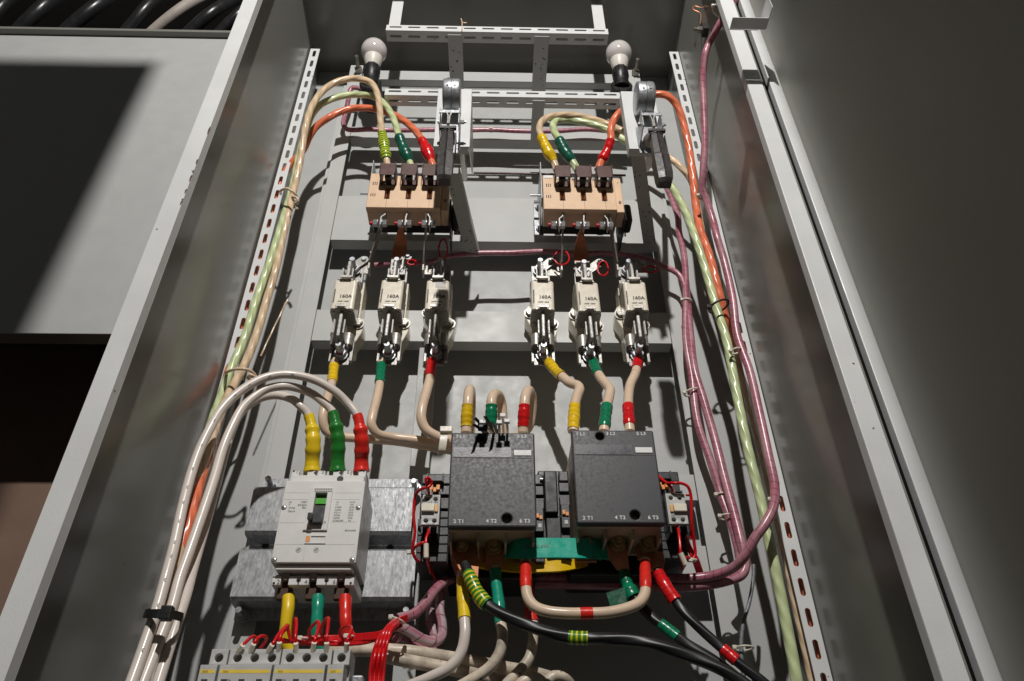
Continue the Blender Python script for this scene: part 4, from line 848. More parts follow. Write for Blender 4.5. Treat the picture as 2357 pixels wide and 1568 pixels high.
for zx,zy in ((376,992),(562,992)):
    p=q(zx,zy,Y0); b=MB(); b.lathe(p,(0,-1,0),[(-.0005,.0042),(.0004,.0042),(.0004,.0037)],22); b.build('dial','agrey',mc)
    b=MB(); b.box(p.x-.0026,p.x+.0026,Y0-.0008,Y0-.0005,p.z-.0004,p.z+.0004,rot=Matrix.Rotation(-.8,4,'Y'),piv=p); b.build('dial_slot','print_',mc)
for zx,zy in ((222,550),(1000,552),(120,1098),(938,1098)):
    p=q(zx,zy,Y0); b=MB(); b.cyl(p,p+Vector((0,-.0002,0)),.0042,20); b.build('screw_recess','dsteel',mc); b=MB(); b.lathe(p,(0,-1,0),[(.0003,.0031),(.0010,.0029),(.0014,.0018)],16); b.build('screw','zinc',mc)
    b=MB(); 
    for a_ in (.6,.6+math.pi/2): b.box(p.x-.0018,p.x+.0018,Y0-.0018,Y0-.0014,p.z-.0003,p.z+.0003,rot=Matrix.Rotation(a_,4,'Y'),piv=p)
    b.build('screw_slot','black',mc)
# ================================================================== modular breakers at the bottom
def q2(zx,zy,Y): return W(431.6+zx*.21973,1381+zy*.21973,Y)
YM=.98
mods=[('single-pole breaker at the left end of the bottom row',238,420,1,'single_pole_breaker'),('three-pole breaker second from the left in the bottom row',435,972,3,'three_pole_breaker'),('three-pole breaker third from the left in the bottom row',985,1510,3,'three_pole_breaker'),('single-pole breaker at the right end of the bottom row',1525,1700,1,'single_pole_breaker')]
zt=W(640,1494,YM).z; zs=W(640,1531,YM).z
for i,(lab,za_,zb_,n,nm) in enumerate(mods):
    x0=q2(za_,600,YM).x; x1=q2(zb_,600,YM).x; w_=(x1-x0)/n
    t=thing(nm,((x0+x1)/2,1.03,zs-.06),lab,'circuit breaker','small breakers in the bottom row')
    hs=[circ((k+.5)*w_,(zt-zs)*.46,.0052,22) for k in range(n)]
    b=MB(); b.poly(rrect(0,x1-x0,0,zt-zs,.0004),hs,.012,at(Vector((x0,YM+.006,zs))),.0006); b.box(x0+.0003,x1-.0003,YM+.0122,YM+.045,zs-.02,zt-.0003,.0005); b.build('terminal_shoulder','agrey',t,30)
    for k in range(n):
        X=x0+(k+.5)*w_; z=zs+(zt-zs)*.46
        b=MB(); b.cyl((X,YM+.009,z),(X,YM+.0118,z),.0052,18); b.box(X-.0042,X+.0042,YM+.0083,YM+.0089,z-.0006,z+.0006,rot=Matrix.Rotation(.5+k+i,4,'Y'),piv=Vector((X,YM+.0086,z))); b.build('terminal_screw','dsteel',t)
        b=MB(); b.lathe(Vector((X,YM-.0002,z)),(0,-1,0),[(-.0002,.0068),(.0002,.0068),(.0002,.0062),(-.0002,.0062)],26) if 0 else None
    yf=YM-.028; z1=W(600,1530,yf).z ; 
    xa,xb=x0+.0006,x1-.0006
    b=MB(); b.box(xa,xb,yf,YM-.0005,z1-.12,z1,.0006); b.build('front_body','agrey',t)
    zy1=z1-.0055; b=MB(); b.box(xa+.0015,xb-.0015,yf-.0002,yf+.0002,zy1-.0040,zy1); b.build('yellow_stripe','yellows',t)
    text('|||||||||||',(xa+.0042+(.004 if n>1 else .003),yf-.0004,zy1-.0020),.0018,'print_',t,name='stripe_print',sx=.8)
    for k in range(n):
        X=xa+(k+.5)*(xb-xa)/n-.002; b=MB(); b.box(X-.0035,X+.0035,yf-.0002,yf+.0004,z1-.0195,z1-.0160); b.build('status_window','dgrey2',t)
    text('C6' if n>1 else 'B1',(xa+.011+(.003 if n>1 else 0),yf-.0004,z1-.0178),.0026,'print_',t,name='rating_text')
    if n==1 and i==0: MB().box(xa+.001,xa+.0125,yf-.0008,yf-.0003,z1-.034,z1-.021).build('paper_label','white',t)
# small passivated clamp right of the row
p=W(820,1562,1.0); tag(MB().box(p.x-.006,p.x+.008,1.0,1.02,p.z-.02,p.z+.004,.002).build('end_clamp','zinc'),'small metal end clamp right of the bottom breaker row','clamp')
# ================================================================== cables
def sleeve(path,a,c,m,parent,name='tape_sleeve',rr=1.14,base=None,prof=None,lump=.042,seed=1,lab=None):
    sp=sub(path,a,c); rnd=random.Random(seed); ph=[rnd.uniform(0,6.28) for _ in range(4)]
    r=base
    # orient so that t=0 is at point a
    if (P(sp[0])[0]-a[0])**2+(P(sp[0])[1]-a[1])**2>(P(sp[-1])[0]-a[0])**2+(P(sp[-1])[1]-a[1])**2: sp=sp[::-1]
    def rf(t):
        k=1
        if prof:
            u=t*(len(prof)-1); i=min(int(u),len(prof)-2); f=u-i; f=f*f*(3-2*f); k=prof[i]*(1-f)+prof[i+1]*f
        return r*rr*k*(1+lump*(math.sin(9*t+ph[0])+.7*math.sin(23*t+ph[1])))
    sp2=smooth(sp,.0012); b=MB(); b.tube(sp2,rf,18); o=b.build(name,m,parent,60)
    if lab: o['label']=lab
    return o
def lug(path_end,dirv,parent,m='tin',r=.005,L=.02):
    b=MB(); p=Vector(path_end); d=Vector(dirv).normalized(); b.cyl(p-d*.004,p+d*L*.55,r,14,r*.9); e=p+d*L; b.ribbon([p+d*L*.5,e,e+d*.012],[d.cross(Vector((0,1,0))).normalized()*r*2.6]*3,.0025); b.build('lug',m,parent)
def cable(pp,wd,m,lab,name='cable',cat='cable',grp=None,wref=None,lump=0,step=.004,seg=16,endlug=None):
    """wd = width in px at point index wref"""
    path=route(pp,step); i=wref or 0; q_=pp[i]; r=R_(path,q_[0],q_[1],wd)
    t=thing(name,path[-1],lab,cat,grp)
    b=MB(); b.tube(path,r,seg); b.build('jacket',m,t,60); return t,path,r
B=[1.0,1.15]
# --- fuse outlet cables, left group
t,p,r=cable([(770,830,1.155),(768,850,1.15),(764,880,1.14),(757,905,1.13),(748,935,1.12),(743,965,1.12),(751,992,1.13),(777,1004,1.14),(828,1009,1.15),(914,1016,1.16),(1016,1033,1.165),(1075,1042,1.17)],21,'cbeige','beige cable from the leftmost fuse holder with yellow tape at its top','power_cable','cable','beige cables below the fuses',3)
sleeve(p,(769,840),(766,882),'ytape',t,base=r,seed=1); lug(p[0]+Vector((0,0,.0)),(0,0,1),t)
t,p,r=cable([(879,832,1.155),(877,850,1.15),(874,882,1.14),(868,915,1.13),(858,955,1.12),(855,978,1.12),(868,998,1.13),(900,1006,1.145),(965,1014,1.15),(1027,1024,1.155),(1080,1032,1.16)],21,'cbeige','beige cable from the second fuse holder with green tape at its top','power_cable','cable','beige cables below the fuses',3)
sleeve(p,(878,838),(875,883),'gtape',t,base=r,seed=2); lug(p[0],(0,0,1),t)
t,p,r=cable([(994,828,1.155),(992,845,1.15),(989,872,1.14),(982,900,1.13),(972,937,1.12),(970,965,1.12),(980,988,1.125),(1005,1004,1.13),(1032,1013,1.135),(1080,1020,1.15)],22,'cbeige','beige cable from the third fuse holder with red tape at its top','power_cable','cable','beige cables below the fuses',3)
sleeve(p,(993,832),(990,870),'rtape',t,base=r,seed=3); lug(p[0],(0,0,1),t)
# --- loops at the left contactor top
for i,(pp,m,s0,s1,lab) in enumerate((([(1073,996,1.075),(1074,970,1.072),(1076,940,1.068),(1078,915,1.068),(1080,900,1.078),(1083,899,1.105),(1084,915,1.125),(1084,950,1.14),(1082,1000,1.15)],'ytape',(1073,986),(1076,935),'short beige loop with yellow tape on top of the left contactor'),
    ([(1131,996,1.075),(1131,970,1.070),(1131,940,1.066),(1132,920,1.066),(1138,909,1.078),(1148,911,1.10),(1154,928,1.115),(1157,960,1.125),(1157,1000,1.135)],'gtape',(1131,984),(1131,937),'short beige loop with green tape on top of the left contactor'),
    ([(1204,996,1.075),(1205,970,1.070),(1207,940,1.066),(1209,915,1.066),(1213,903,1.075),(1219,900,1.095),(1224,915,1.11),(1223,950,1.125),(1215,985,1.135),(1190,1005,1.145)],'rtape',(1204,984),(1207,935),'short beige loop with red tape on top of the left contactor'))):
    t,p,r=cable(pp,24,'cbeige',lab,'power_cable','cable','short beige loops on the left contactor',2); sleeve(p,s0,s1,m,t,base=r,seed=10+i)
# --- right group to the right contactor
for i,(pp,m,a0,a1,b0,b1,lab) in enumerate((([(1256,822,1.155),(1266,838,1.145),(1280,855,1.135),(1296,869,1.12),(1312,882,1.11),(1330,888,1.10),(1334,896,1.095),(1328,912,1.09),(1323,935,1.085),(1321,965,1.078),(1319,994,1.075)],'ytape',(1262,832),(1293,866),(1323,936),(1319,990),'kinked beige cable with yellow tape at both ends above the right contactor'),
    ([(1363,824,1.155),(1367,838,1.145),(1374,855,1.135),(1386,874,1.12),(1398,888,1.11),(1404,897,1.10),(1402,912,1.095),(1397,935,1.085),(1394,960,1.078),(1390,994,1.075)],'gtape',(1366,832),(1378,861),(1397,937),(1392,985),'kinked beige cable with green tape at both ends above the right contactor'),
    ([(1470,822,1.155),(1467,838,1.145),(1464,855,1.135),(1459,868,1.12),(1451,885,1.11),(1447,908,1.10),(1446,935,1.085),(1447,960,1.078),(1450,994,1.075)],'rtape',(1468,830),(1464,849),(1446,935),(1449,981),'gently curved beige cable with red tape at both ends above the right contactor'))):
    t,p,r=cable(pp,23,'cbeige',lab,'power_cable','cable','beige cables above the right contactor',6); sleeve(p,a0,a1,m,t,base=r,seed=20+i); sleeve(p,b0,b1,m,t,base=r,seed=30+i); lug(p[0],(0,-.1,1),t)
# --- white cables into the large breaker
wc=[([(832,1092,1.075),(832,1060,1.068),(833,1020,1.05),(829,985,1.04),(822,956,1.035),(797,925,1.03),(770,900,1.02),(725,875,1.01),(674,863,1.0),(640,863,.995),(606,871,.99),(572,888,.985),(538,913,.98),(508,945,.975),(488,978,.97),(462,1030,.965),(442,1085,.96),(421,1163,.95),(401,1255,.94),(384,1320,.93),(362,1400,.92),(338,1470,.91),(312,1545,.90),(288,1610,.89)],'rsl',(832,1086),(815,957),'outer off-white cable printed with 3s, its red sleeve feeding the large breaker'),
    ([(777,1092,1.075),(777,1060,1.068),(778,1020,1.055),(773,980,1.045),(763,944,1.04),(742,924,1.035),(719,907,1.03),(690,895,1.02),(657,889,1.01),(616,895,1.005),(590,910,1.0),(560,937,.995),(538,975,.99),(514,1030,.985),(493,1101,.975),(470,1170,.965),(439,1260,.955),(414,1330,.945),(395,1400,.935),(368,1470,.925),(345,1530,.915),(318,1600,.905)],'gsl',(777,1086),(764,947),'middle off-white cable, its green sleeve feeding the large breaker'),
    ([(718,1092,1.075),(719,1060,1.068),(721,1025,1.055),(718,985,1.05),(708,952,1.045),(692,935,1.04),(674,920,1.04),(640,910,1.04),(606,914,1.04),(575,930,1.04),(550,955,1.04),(530,1000,1.035),(512,1060,1.02),(494,1130,1.01),(469,1221,.995),(442,1315,.975),(425,1380,.955),(402,1450,.94),(380,1520,.93),(355,1600,.92)],'ysl',(718,1086),(706,957),'inner off-white cable, its yellow sleeve feeding the large breaker')]
for i,(pp,m,a0,a1,lab) in enumerate(wc):
    t,p,r=cable(pp,20,'cwhite',lab,'power_cable','cable','off-white cables arching into the large breaker',8)
    sleeve(p,a0,a1,m,t,'heat_shrink',1.0,r,prof=[1.9,1.68,1.6,1.62,1.78,1.6,1.72,1.5,1.72,1.22,1.20,1.22],lump=.008,seed=40+i)
    if i==0:
        k=0
        for (mx_,my_) in ((676,863),(620,868),(570,889),(538,914),(490,975),(463,1030),(442,1085),(430,1130),(421,1163),(411,1210),(401,1255),(392,1290),(377,1345),(362,1400),(345,1450),(325,1507)):
            j=near(p,mx_-2,my_-2); c=p[j]; d=(p[j+1]-p[j-1]).normalized(); n=(-c).normalized(); n=(n-d*n.dot(d)).normalized(); s_=d.cross(n)
            n2=(n*.9-s_*0.0).normalized(); o=text('3',Vector((0,0,0))+ORG[t.name],.0052,'gprint',t,name='number_print')
            R3=Matrix((s_,d,n)).transposed().to_4x4() ; R3=Matrix((-d,-s_*-1,n)).transposed().to_4x4() if 0 else R3
            o.data.transform(FACE.inverted()); 
            for v in o.data.vertices:
                x=v.co.x; v.co.z=math.sqrt(max(r*r-x*x,0))+.0002+v.co.z*.5
            o.data.transform(R3); o.data.transform(Matrix.Translation(c-ORG[t.name]))
# black tie round the three white cables
def tie(pp,wd,m,lab,name='cable_tie',head=None,flat=.35,cat='cable tie',grp=None,hs=(.006,.005,.004)):
    path=smooth([W(*q_) for q_ in pp],.003); r=S(pp[0][0],pp[0][1],pp[0][2],wd)/2; t=thing(name,path[0],lab,cat,grp)
    b=MB(); b.tube(path,r,10); b.build('strap',m,t,60)
    if head: h=W(*head); b=MB(); b.box(h.x-hs[0],h.x+hs[0],h.y-hs[1],h.y+hs[1],h.z-hs[2],h.z+hs[2],.0015); b.build('head',m,t)
    return t
sp=[(333,1412,.94),(340,1413,.905),(372,1413,.895),(400,1416,.905),(416,1420,.925),(416,1422,.95),(385,1416,.975),(345,1410,.96),(333,1412,.94)]
path=smooth([W(*q_) for q_ in sp],.003); t=thing('cable_tie',path[0],'thick black tie strapping the three off-white cables together','cable tie'); b=MB(); b.ribbon(path,[Vector((0,.002,.0105))]*len(path),.0018); b.build('strap','black',t,50); h=W(383,1414,.889); MB().box(h.x-.0065,h.x+.0065,h.y-.005,h.y+.006,h.z-.007,h.z+.009,.0015).build('head','black',t)
# --- twisted cables, left
t,p,r=cable([(893,392,1.085),(890,370,1.08),(885,340,1.075),(880,310,1.07),(876,280,1.065),(874,250,1.06),(868,215,1.06),(855,192,1.06),(830,182,1.06),(800,182,1.06),(768,192,1.06),(738,215,1.06),(716,250,1.06),(704,290,1.065),(697,330,1.08),(690,375,1.09),(678,430,1.10),(664,490,1.10),(650,550,1.105),(635,620,1.105),(614,690,1.105),(593,763,1.10),(565,836,1.09),(526,909,1.07),(500,970,1.04),(481,1026,1.01),(455,1100,.995),(437,1166,.985),(415,1260,.97),(395,1350,.96),(360,1470,.95),(320,1600,.93)],15,'tbeige','beige twisted cable looping from the left switch down the left wall','power_cable','cable','twisted cables from the left switch',10)
sleeve(p,(892,368),(880,308),'stripe',t,base=r,rr=1.35,prof=[.9,1.2,1.1,1.25,1.0,1.0],seed=51); lug(p[0],(0,0,-1),t)
t,p,r=cable([(949,392,1.085),(942,372,1.08),(930,345,1.075),(919,315,1.07),(910,285,1.07),(898,258,1.075),(880,235,1.08),(855,221,1.085),(825,218,1.09),(795,220,1.09),(765,228,1.09),(740,240,1.09),(718,265,1.09),(705,300,1.10),(690,350,1.11),(680,400,1.11),(668,450,1.105),(650,510,1.10),(625,590,1.10),(590,690,1.10),(560,785,1.095),(526,864,1.09),(509,914,1.085),(485,980,1.06),(470,1050,1.03),(450,1130,1.0),(425,1230,.99),(400,1340,.98),(350,1500,.97)],15,'tgreen','pale green twisted cable from the left switch, left of the beige one','power_cable','cable','twisted cables from the left switch',8)
sleeve(p,(942,372),(917,316),'dgtape',t,base=r,rr=1.45,prof=[.8,1.15,1.25,1.0,.95,1.0],seed=52,lump=.05); lug(p[0],(0,0,-1),t)
t,p,r=cable([(999,392,1.085),(993,372,1.08),(982,345,1.08),(968,318,1.08),(948,293,1.085),(922,273,1.09),(890,258,1.095),(855,250,1.10),(820,249,1.10),(785,257,1.10),(755,272,1.10),(728,292,1.11),(712,315,1.12),(698,345,1.14),(664,385,1.165),(645,420,1.172),(627,480,1.174),(604,560,1.174),(569,690,1.174),(543,790,1.172),(520,880,1.15),(500,970,1.10),(480,1050,1.03),(462,1100,1.0),(446,1160,.985),(430,1220,.975),(410,1290,.97),(380,1400,.965),(340,1520,.96)],16,'torange','orange twisted cable from the left switch, mostly behind the slotted strip','power_cable','cable','twisted cables from the left switch',7)
sleeve(p,(993,372),(972,324),'rtape',t,base=r,rr=1.4,prof=[.75,1.15,1.2,1.0,.9],seed=53,lump=.05); lug(p[0],(0,0,-1),t)
# --- twisted cables, right
t,p,r=cable([(1281,392,1.085),(1275,372,1.08),(1262,350,1.075),(1250,325,1.07),(1243,305,1.07),(1242,290,1.07),(1252,275,1.07),(1275,267,1.075),(1310,265,1.08),(1345,270,1.085),(1385,281,1.09),(1430,300,1.095),(1480,325,1.10),(1532,357,1.10),(1569,387,1.10),(1591,416,1.11),(1605,470,1.14),(1615,530,1.165),(1640,620,1.175),(1670,720,1.175),(1700,830,1.175),(1730,950,1.17),(1765,1090,1.165),(1800,1240,1.165),(1835,1400,1.16),(1872,1570,1.16),(1885,1640,1.16)],15,'tbeige','beige twisted cable from the right switch, passing behind the right handle','power_cable','cable','twisted cables from the right switch',8)
sleeve(p,(1275,372),(1245,318),'ytape',t,base=r,rr=1.4,prof=[.8,1.15,1.2,1.0,1.0],seed=54,lump=.05); lug(p[0],(0,0,-1),t)
t,p,r=cable([(1329,392,1.085),(1318,372,1.08),(1300,348,1.075),(1287,322,1.07),(1275,300,1.075),(1274,285,1.08),(1285,277,1.085),(1310,276,1.09),(1345,282,1.09),(1390,295,1.09),(1440,325,1.09),(1490,365,1.09),(1525,403,1.09),(1551,438,1.09),(1577,486,1.09),(1598,540,1.09),(1619,605,1.095),(1646,699,1.10),(1673,786,1.10),(1693,893,1.10),(1720,1027,1.10),(1753,1161,1.10),(1780,1288,1.10),(1807,1422,1.10),(1834,1568,1.10),(1845,1640,1.10)],19,'tgreen','pale green twisted cable running the full height beside the right wall','power_cable','cable','twisted cables from the right switch',16)
sleeve(p,(1318,372),(1289,320),'dgtape',t,base=r,rr=1.35,prof=[.8,1.1,1.2,1.0,1.0],seed=55,lump=.05); lug(p[0],(0,0,-1),t)
t,p,r=cable([(1376,392,1.085),(1384,372,1.08),(1398,345,1.07),(1406,320,1.06),(1406,298,1.055),(1412,278,1.05),(1424,262,1.045),(1445,245,1.04),(1480,225,1.03),(1515,217,1.02),(1538,222,1.02),(1556,240,1.03),(1567,263,1.04),(1577,300,1.055),(1584,330,1.065),(1590,370,1.075),(1595,410,1.085),(1602,475,1.095),(1612,530,1.095),(1632,585,1.095),(1653,665,1.10),(1673,739,1.12),(1697,790,1.145),(1732,870,1.155),(1759,970,1.156),(1789,1090,1.156),(1824,1230,1.156),(1863,1390,1.156),(1901,1540,1.156),(1921,1620,1.156)],18,'torange','orange twisted cable from the right switch, slipping behind the right slotted strip','power_cable','cable','twisted cables from the right switch',17)
sleeve(p,(1382,375),(1410,325),'rtape',t,base=r,rr=1.15,prof=[.75,1.2,1.1,1.0,1.0],seed=56,lump=.06); lug(p[0],(0,0,-1),t)
# --- cables leaving the contactors at the bottom
t,p,r=cable([(1062,1318,1.072),(1063,1340,1.07),(1066,1380,1.06),(1069,1425,1.05),(1070,1462,1.045),(1061,1502,1.045),(1036,1535,1.045),(990,1560,1.05),(940,1580,1.06)],25,'cwhite','off-white cable with yellow sleeve dropping from the left contactor','power_cable','cable','off-white cables below the left contactor',3)
sleeve(p,(1062,1330),(1067,1425),'ysl',t,'heat_shrink',1.0,r,prof=[1.06,1.08,1.14,1.2,1.14,1.15,1.18],lump=.01,seed=61)
MB().ribbon([W(1066,1255,1.066),W(1064,1300,1.068),W(1062,1330,1.071)],[Vector((.034,0,0)),Vector((.030,0,0)),Vector((.014,0,0))],.003).build('copper_lug','copper',t)
t,p,r=cable([(1140,1305,1.072),(1142,1340,1.07),(1147,1380,1.06),(1153,1436,1.05),(1157,1462,1.045),(1150,1502,1.045),(1128,1535,1.045),(1085,1565,1.05),(1040,1590,1.06)],25,'cdirty','grubby white cable with teal sleeve dropping from the left contactor','power_cable','cable','off-white cables below the left contactor',3)
sleeve(p,(1140,1314),(1153,1436),'tgsl',t,'heat_shrink',1.0,r,prof=[1.3,1.08,1.08,1.1,1.2,1.1,1.14],lump=.01,seed=62)
MB().box(W(1139,1290,1.07).x-.0135,W(1139,1290,1.07).x+.0135,1.067,1.070,W(1139,1314,1.07).z,W(1137,1257,1.07).z,.0008).build('copper_lug','copper',t)
t,p,r=cable([(1214,1330,1.10),(1218,1370,1.095),(1222,1415,1.09),(1228,1440,1.085),(1226,1480,1.08),(1218,1515,1.075),(1195,1545,1.07),(1150,1590,1.07)],23,'cdirty','grubby white cable with red sleeve hidden behind the beige jumper','power_cable','cable','off-white cables below the left contactor',3)
sleeve(p,(1214,1335),(1227,1435),'rsl',t,'heat_shrink',1.0,r,prof=[1.05,1.1,1.15,1.25],lump=.02,seed=63)
t,p,r=cable([(1210,1290,1.055),(1210,1320,1.045),(1211,1355,1.035),(1216,1378,1.03),(1232,1397,1.025),(1262,1408,1.02),(1305,1412,1.018),(1350,1412,1.018),(1400,1410,1.018),(1445,1400,1.02),(1472,1387,1.025),(1484,1368,1.03),(1486,1345,1.035),(1485,1320,1.045),(1485,1290,1.055)],26,'cbeige','U-shaped beige jumper cable hanging between the contactors with red tape on its ends and middle','power_cable','cable',None,7)
sleeve(p,(1210,1295),(1211,1358),'rsl',t,'tape_sleeve',1.0,r,prof=[1.0,1.12,1.08,1.12,1.06],lump=.02,seed=64); sleeve(p,(1485,1296),(1485,1359),'rsl',t,'tape_sleeve',1.0,r,prof=[1.0,1.12,1.08,1.12,1.06],lump=.02,seed=65); sleeve(p,(1336,1412),(1365,1412),'rsl',t,'tape_band',1.05,r,lump=.0)
# black cables
t,p,r=cable([(1070,1300,1.045),(1080,1325,1.035),(1096,1358,1.03),(1117,1388,1.025),(1150,1410,1.02),(1195,1432,1.015),(1250,1452,1.01),(1309,1467,1.005),(1360,1469,1.0),(1397,1470,1.0),(1452,1474,.995),(1507,1484,.99),(1580,1508,.985),(1653,1537,.98),(1708,1570,.975),(1760,1610,.97)],27,'cblack','thick black cable with green and yellow striped tape sweeping to the lower right','power_cable','cable','black cables leaving at lower right',5)
sleeve(p,(1080,1320),(1120,1391),'stripe',t,base=r,rr=1.18,prof=[.95,1.05,1.0,1.1,1.15],seed=66,lump=.02); sleeve(p,(1311,1467),(1350,1469),'stripe',t,'tape_band',1.12,r,lump=0)
MB().ribbon([W(1068,1256,1.060),W(1073,1290,1.052),W(1078,1322,1.042)],[Vector((.036,0,0)),Vector((.036,0,-.006)),Vector((.026,0,-.012))],.004).build('copper_lug','copper',t)
t,p,r=cable([(1436,1315,1.075),(1444,1345,1.072),(1458,1375,1.07),(1482,1402,1.065),(1507,1426,1.06),(1540,1451,1.055),(1580,1482,1.05),(1635,1515,1.045),(1690,1555,1.04),(1740,1600,1.04)],24,'cblack','black cable with green tape behind the jumper at lower right','power_cable','cable','black cables leaving at lower right',5)
sleeve(p,(1436,1318),(1458,1375),'gtape',t,base=r,rr=1.25,prof=[.85,1.15,1.0,1.3,1.2],seed=67,lump=.04); sleeve(p,(1520,1437),(1558,1465),'gtape',t,'tape_band',1.15,r,lump=.01)
k=W(1448,1385,1.06); b=MB(); b.ribbon([k+Vector((-.018,0,.016)),k+Vector((-.014,-.002,-.012))],[Vector((.026,0,.008)),Vector((.022,0,.012))],.001); b.build('loose_tape_end','gtape',t)
MB().ribbon([W(1415,1256,1.069),W(1424,1290,1.07),W(1434,1318,1.073)],[Vector((.032,0,0)),Vector((.028,0,-.006)),Vector((.018,0,-.008))],.0035).build('copper_lug','copper',t)
t,p,r=cable([(1513,1312,1.06),(1524,1335,1.055),(1540,1362,1.05),(1560,1390,1.045),(1580,1415,1.04),(1617,1452,1.035),(1657,1488,1.03),(1708,1532,1.025),(1756,1570,1.02),(1800,1610,1.02)],23,'cblack','black cable with red tape nearest the right side wall','power_cable','cable','black cables leaving at lower right',5)
sleeve(p,(1514,1318),(1557,1385),'rtape',t,base=r,rr=1.3,prof=[.95,1.0,1.1,1.05,1.1,1.08],seed=68,lump=.02); sleeve(p,(1660,1492),(1695,1520),'rtape',t,'tape_band',1.18,r,lump=.01)
MB().ribbon([W(1500,1265,1.078),W(1507,1290,1.07),W(1513,1318,1.062)],[Vector((.034,0,0)),Vector((.028,0,-.008)),Vector((.016,0,-.006))],.0035).build('copper_lug','copper',t)
# lower stubs of the large breaker
for i,(x,m,lab,pp) in enumerate(((663,'ysl','cable in yellow tape dropping from the large breaker',[(664,1375,1.085),(663,1400,1.08),(658,1440,1.08),(657,1470,1.085),(668,1500,1.09),(690,1540,1.10)]),(730,'tgsl','cable in teal tape dropping from the large breaker',[(732,1375,1.085),(731,1400,1.08),(729,1440,1.08),(731,1475,1.085),(745,1505,1.09),(770,1540,1.10)]),(795,'rsl','cable in red tape dropping from the large breaker and bending right',[(795,1375,1.085),(795,1400,1.08),(796,1435,1.075),(800,1460,1.08),(820,1480,1.085),(870,1492,1.09)]))):
    t,p,r=cable(pp,25,'cdirty',lab,'power_cable','cable','taped cables under the large breaker',1); sleeve(p,pp[0][:2],pp[-1][:2] if i<1 else pp[-2][:2],m,t,'heat_shrink' if i else 'tape_sleeve',1.05,r,prof=[1.15,1.12,1.05,1.08,1.05,1.15,1.08],lump=.015,seed=70+i)
# big white cables across the bottom
for i,(pp,wd,m,lab) in enumerate((([(760,1500,1.10),(800,1497,1.09),(870,1496,1.08),(940,1500,1.08),(1010,1510,1.09),(1080,1522,1.10),(1150,1535,1.11),(1230,1550,1.12),(1300,1570,1.13)],30,'cdirty','thick grubby white cable running right across the bottom, upper one'),
    ([(880,1510,1.06),(930,1520,1.06),(985,1530,1.07),(1060,1545,1.08),(1130,1562,1.10),(1200,1580,1.11)],30,'cdirty','thick grubby white cable running right across the bottom, lower one with brown lettering'),
    ([(1180,1620,1.07),(1190,1585,1.065),(1215,1563,1.065),(1240,1562,1.07),(1262,1580,1.08),(1270,1620,1.09)],26,'cdirty','white cable loop peeking over the bottom edge, left one'),
    ([(1240,1620,1.08),(1252,1580,1.075),(1275,1557,1.075),(1300,1560,1.08),(1318,1585,1.09),(1325,1630,1.09)],26,'cdirty','white cable loop peeking over the bottom edge, right one'))):
    cable(pp,wd,m,lab,'power_cable','cable','grubby white cables along the bottom edge',2)
# --- pink spiral wrapped looms
def loom(pp,wd,lab,m='wrap',wref=3,grp='pink spiral-wrapped looms'): return cable(pp,wd,m,lab,'wiring_loom','wiring loom',grp,wref,seg=14)
loom([(1700,-20,.80),(1693,0,.81),(1671,29,.83),(1649,69,.86),(1632,100,.89),(1624,122,.90),(1618,175,.93),(1620,248,.96),(1622,329,.99),(1618,402,1.02),(1617,438,1.04),(1627,464,1.05),(1642,511,1.06),(1650,545,1.06),(1666,598,1.07),(1686,685,1.075),(1697,772,1.08),(1725,853,1.08),(1747,947,1.075),(1767,1040,1.07),(1783,1121,1.06),(1780,1168,1.05),(1760,1208,1.05),(1740,1235,1.055),(1713,1282,1.07),(1686,1308,1.09),(1640,1325,1.11),(1572,1332,1.12),(1500,1330,1.13),(1400,1328,1.14),(1300,1328,1.14),(1200,1327,1.14),(1100,1325,1.13),(1050,1328,1.12),(1010,1350,1.10),(975,1393,1.08),(950,1415,1.07),(915,1425,1.06)],17,'pink wrapped loom hanging from the top right and curling back to the lower centre',wref=14)
loom([(1530,420,1.16),(1547,460,1.15),(1560,498,1.15),(1563,535,1.15),(1572,573,1.15),(1577,615,1.15),(1578,655,1.15),(1578,690,1.15),(1579,786,1.15),(1592,866,1.15),(1606,973,1.15),(1633,1054,1.15),(1660,1141,1.15),(1684,1208,1.14),(1700,1270,1.13),(1702,1300,1.13),(1685,1322,1.13)],17,'pink wrapped loom down the right rail, the left one of the pair',wref=9)
loom([(1577,640,1.16),(1582,690,1.155),(1589,772,1.15),(1599,853,1.145),(1619,920,1.145),(1646,1014,1.145),(1666,1094,1.14),(1686,1168,1.13),(1706,1248,1.12),(1716,1295,1.12),(1708,1322,1.12),(1666,1339,1.12),(1606,1349,1.125),(1539,1352,1.13),(1450,1348,1.14),(1350,1346,1.145),(1200,1342,1.145),(1080,1338,1.14)],19,'pink wrapped loom down the right rail, the right one of the pair',wref=4)
loom([(862,611,1.16),(900,607,1.16),(940,607,1.16),(985,603,1.16),(1030,590,1.16),(1100,583,1.165),(1180,582,1.165),(1250,579,1.165),(1326,583,1.16),(1400,584,1.16),(1475,592,1.155),(1525,612,1.15),(1560,630,1.15),(1573,652,1.15),(1580,690,1.15)],13,'pink wrapped loom running level above the fuses',wref=6)
loom([(835,205,1.14),(810,203,1.14),(803,225,1.15),(795,262,1.17),(790,285,1.175),(800,298,1.175),(850,298,1.17),(900,300,1.175),(950,300,1.175),(1000,299,1.175),(1060,300,1.175),(1130,299,1.175),(1200,302,1.175),(1280,302,1.175),(1350,298,1.175),(1400,302,1.175),(1440,306,1.175)],11,'pink wrapped loom running level behind the switch handles',wref=8)
loom([(1090,398,1.185),(1150,399,1.185),(1240,401,1.185),(1330,402,1.185),(1440,404,1.185)],5,'thin dark red wire crossing behind the right switch','brown',wref=2,grp=None)
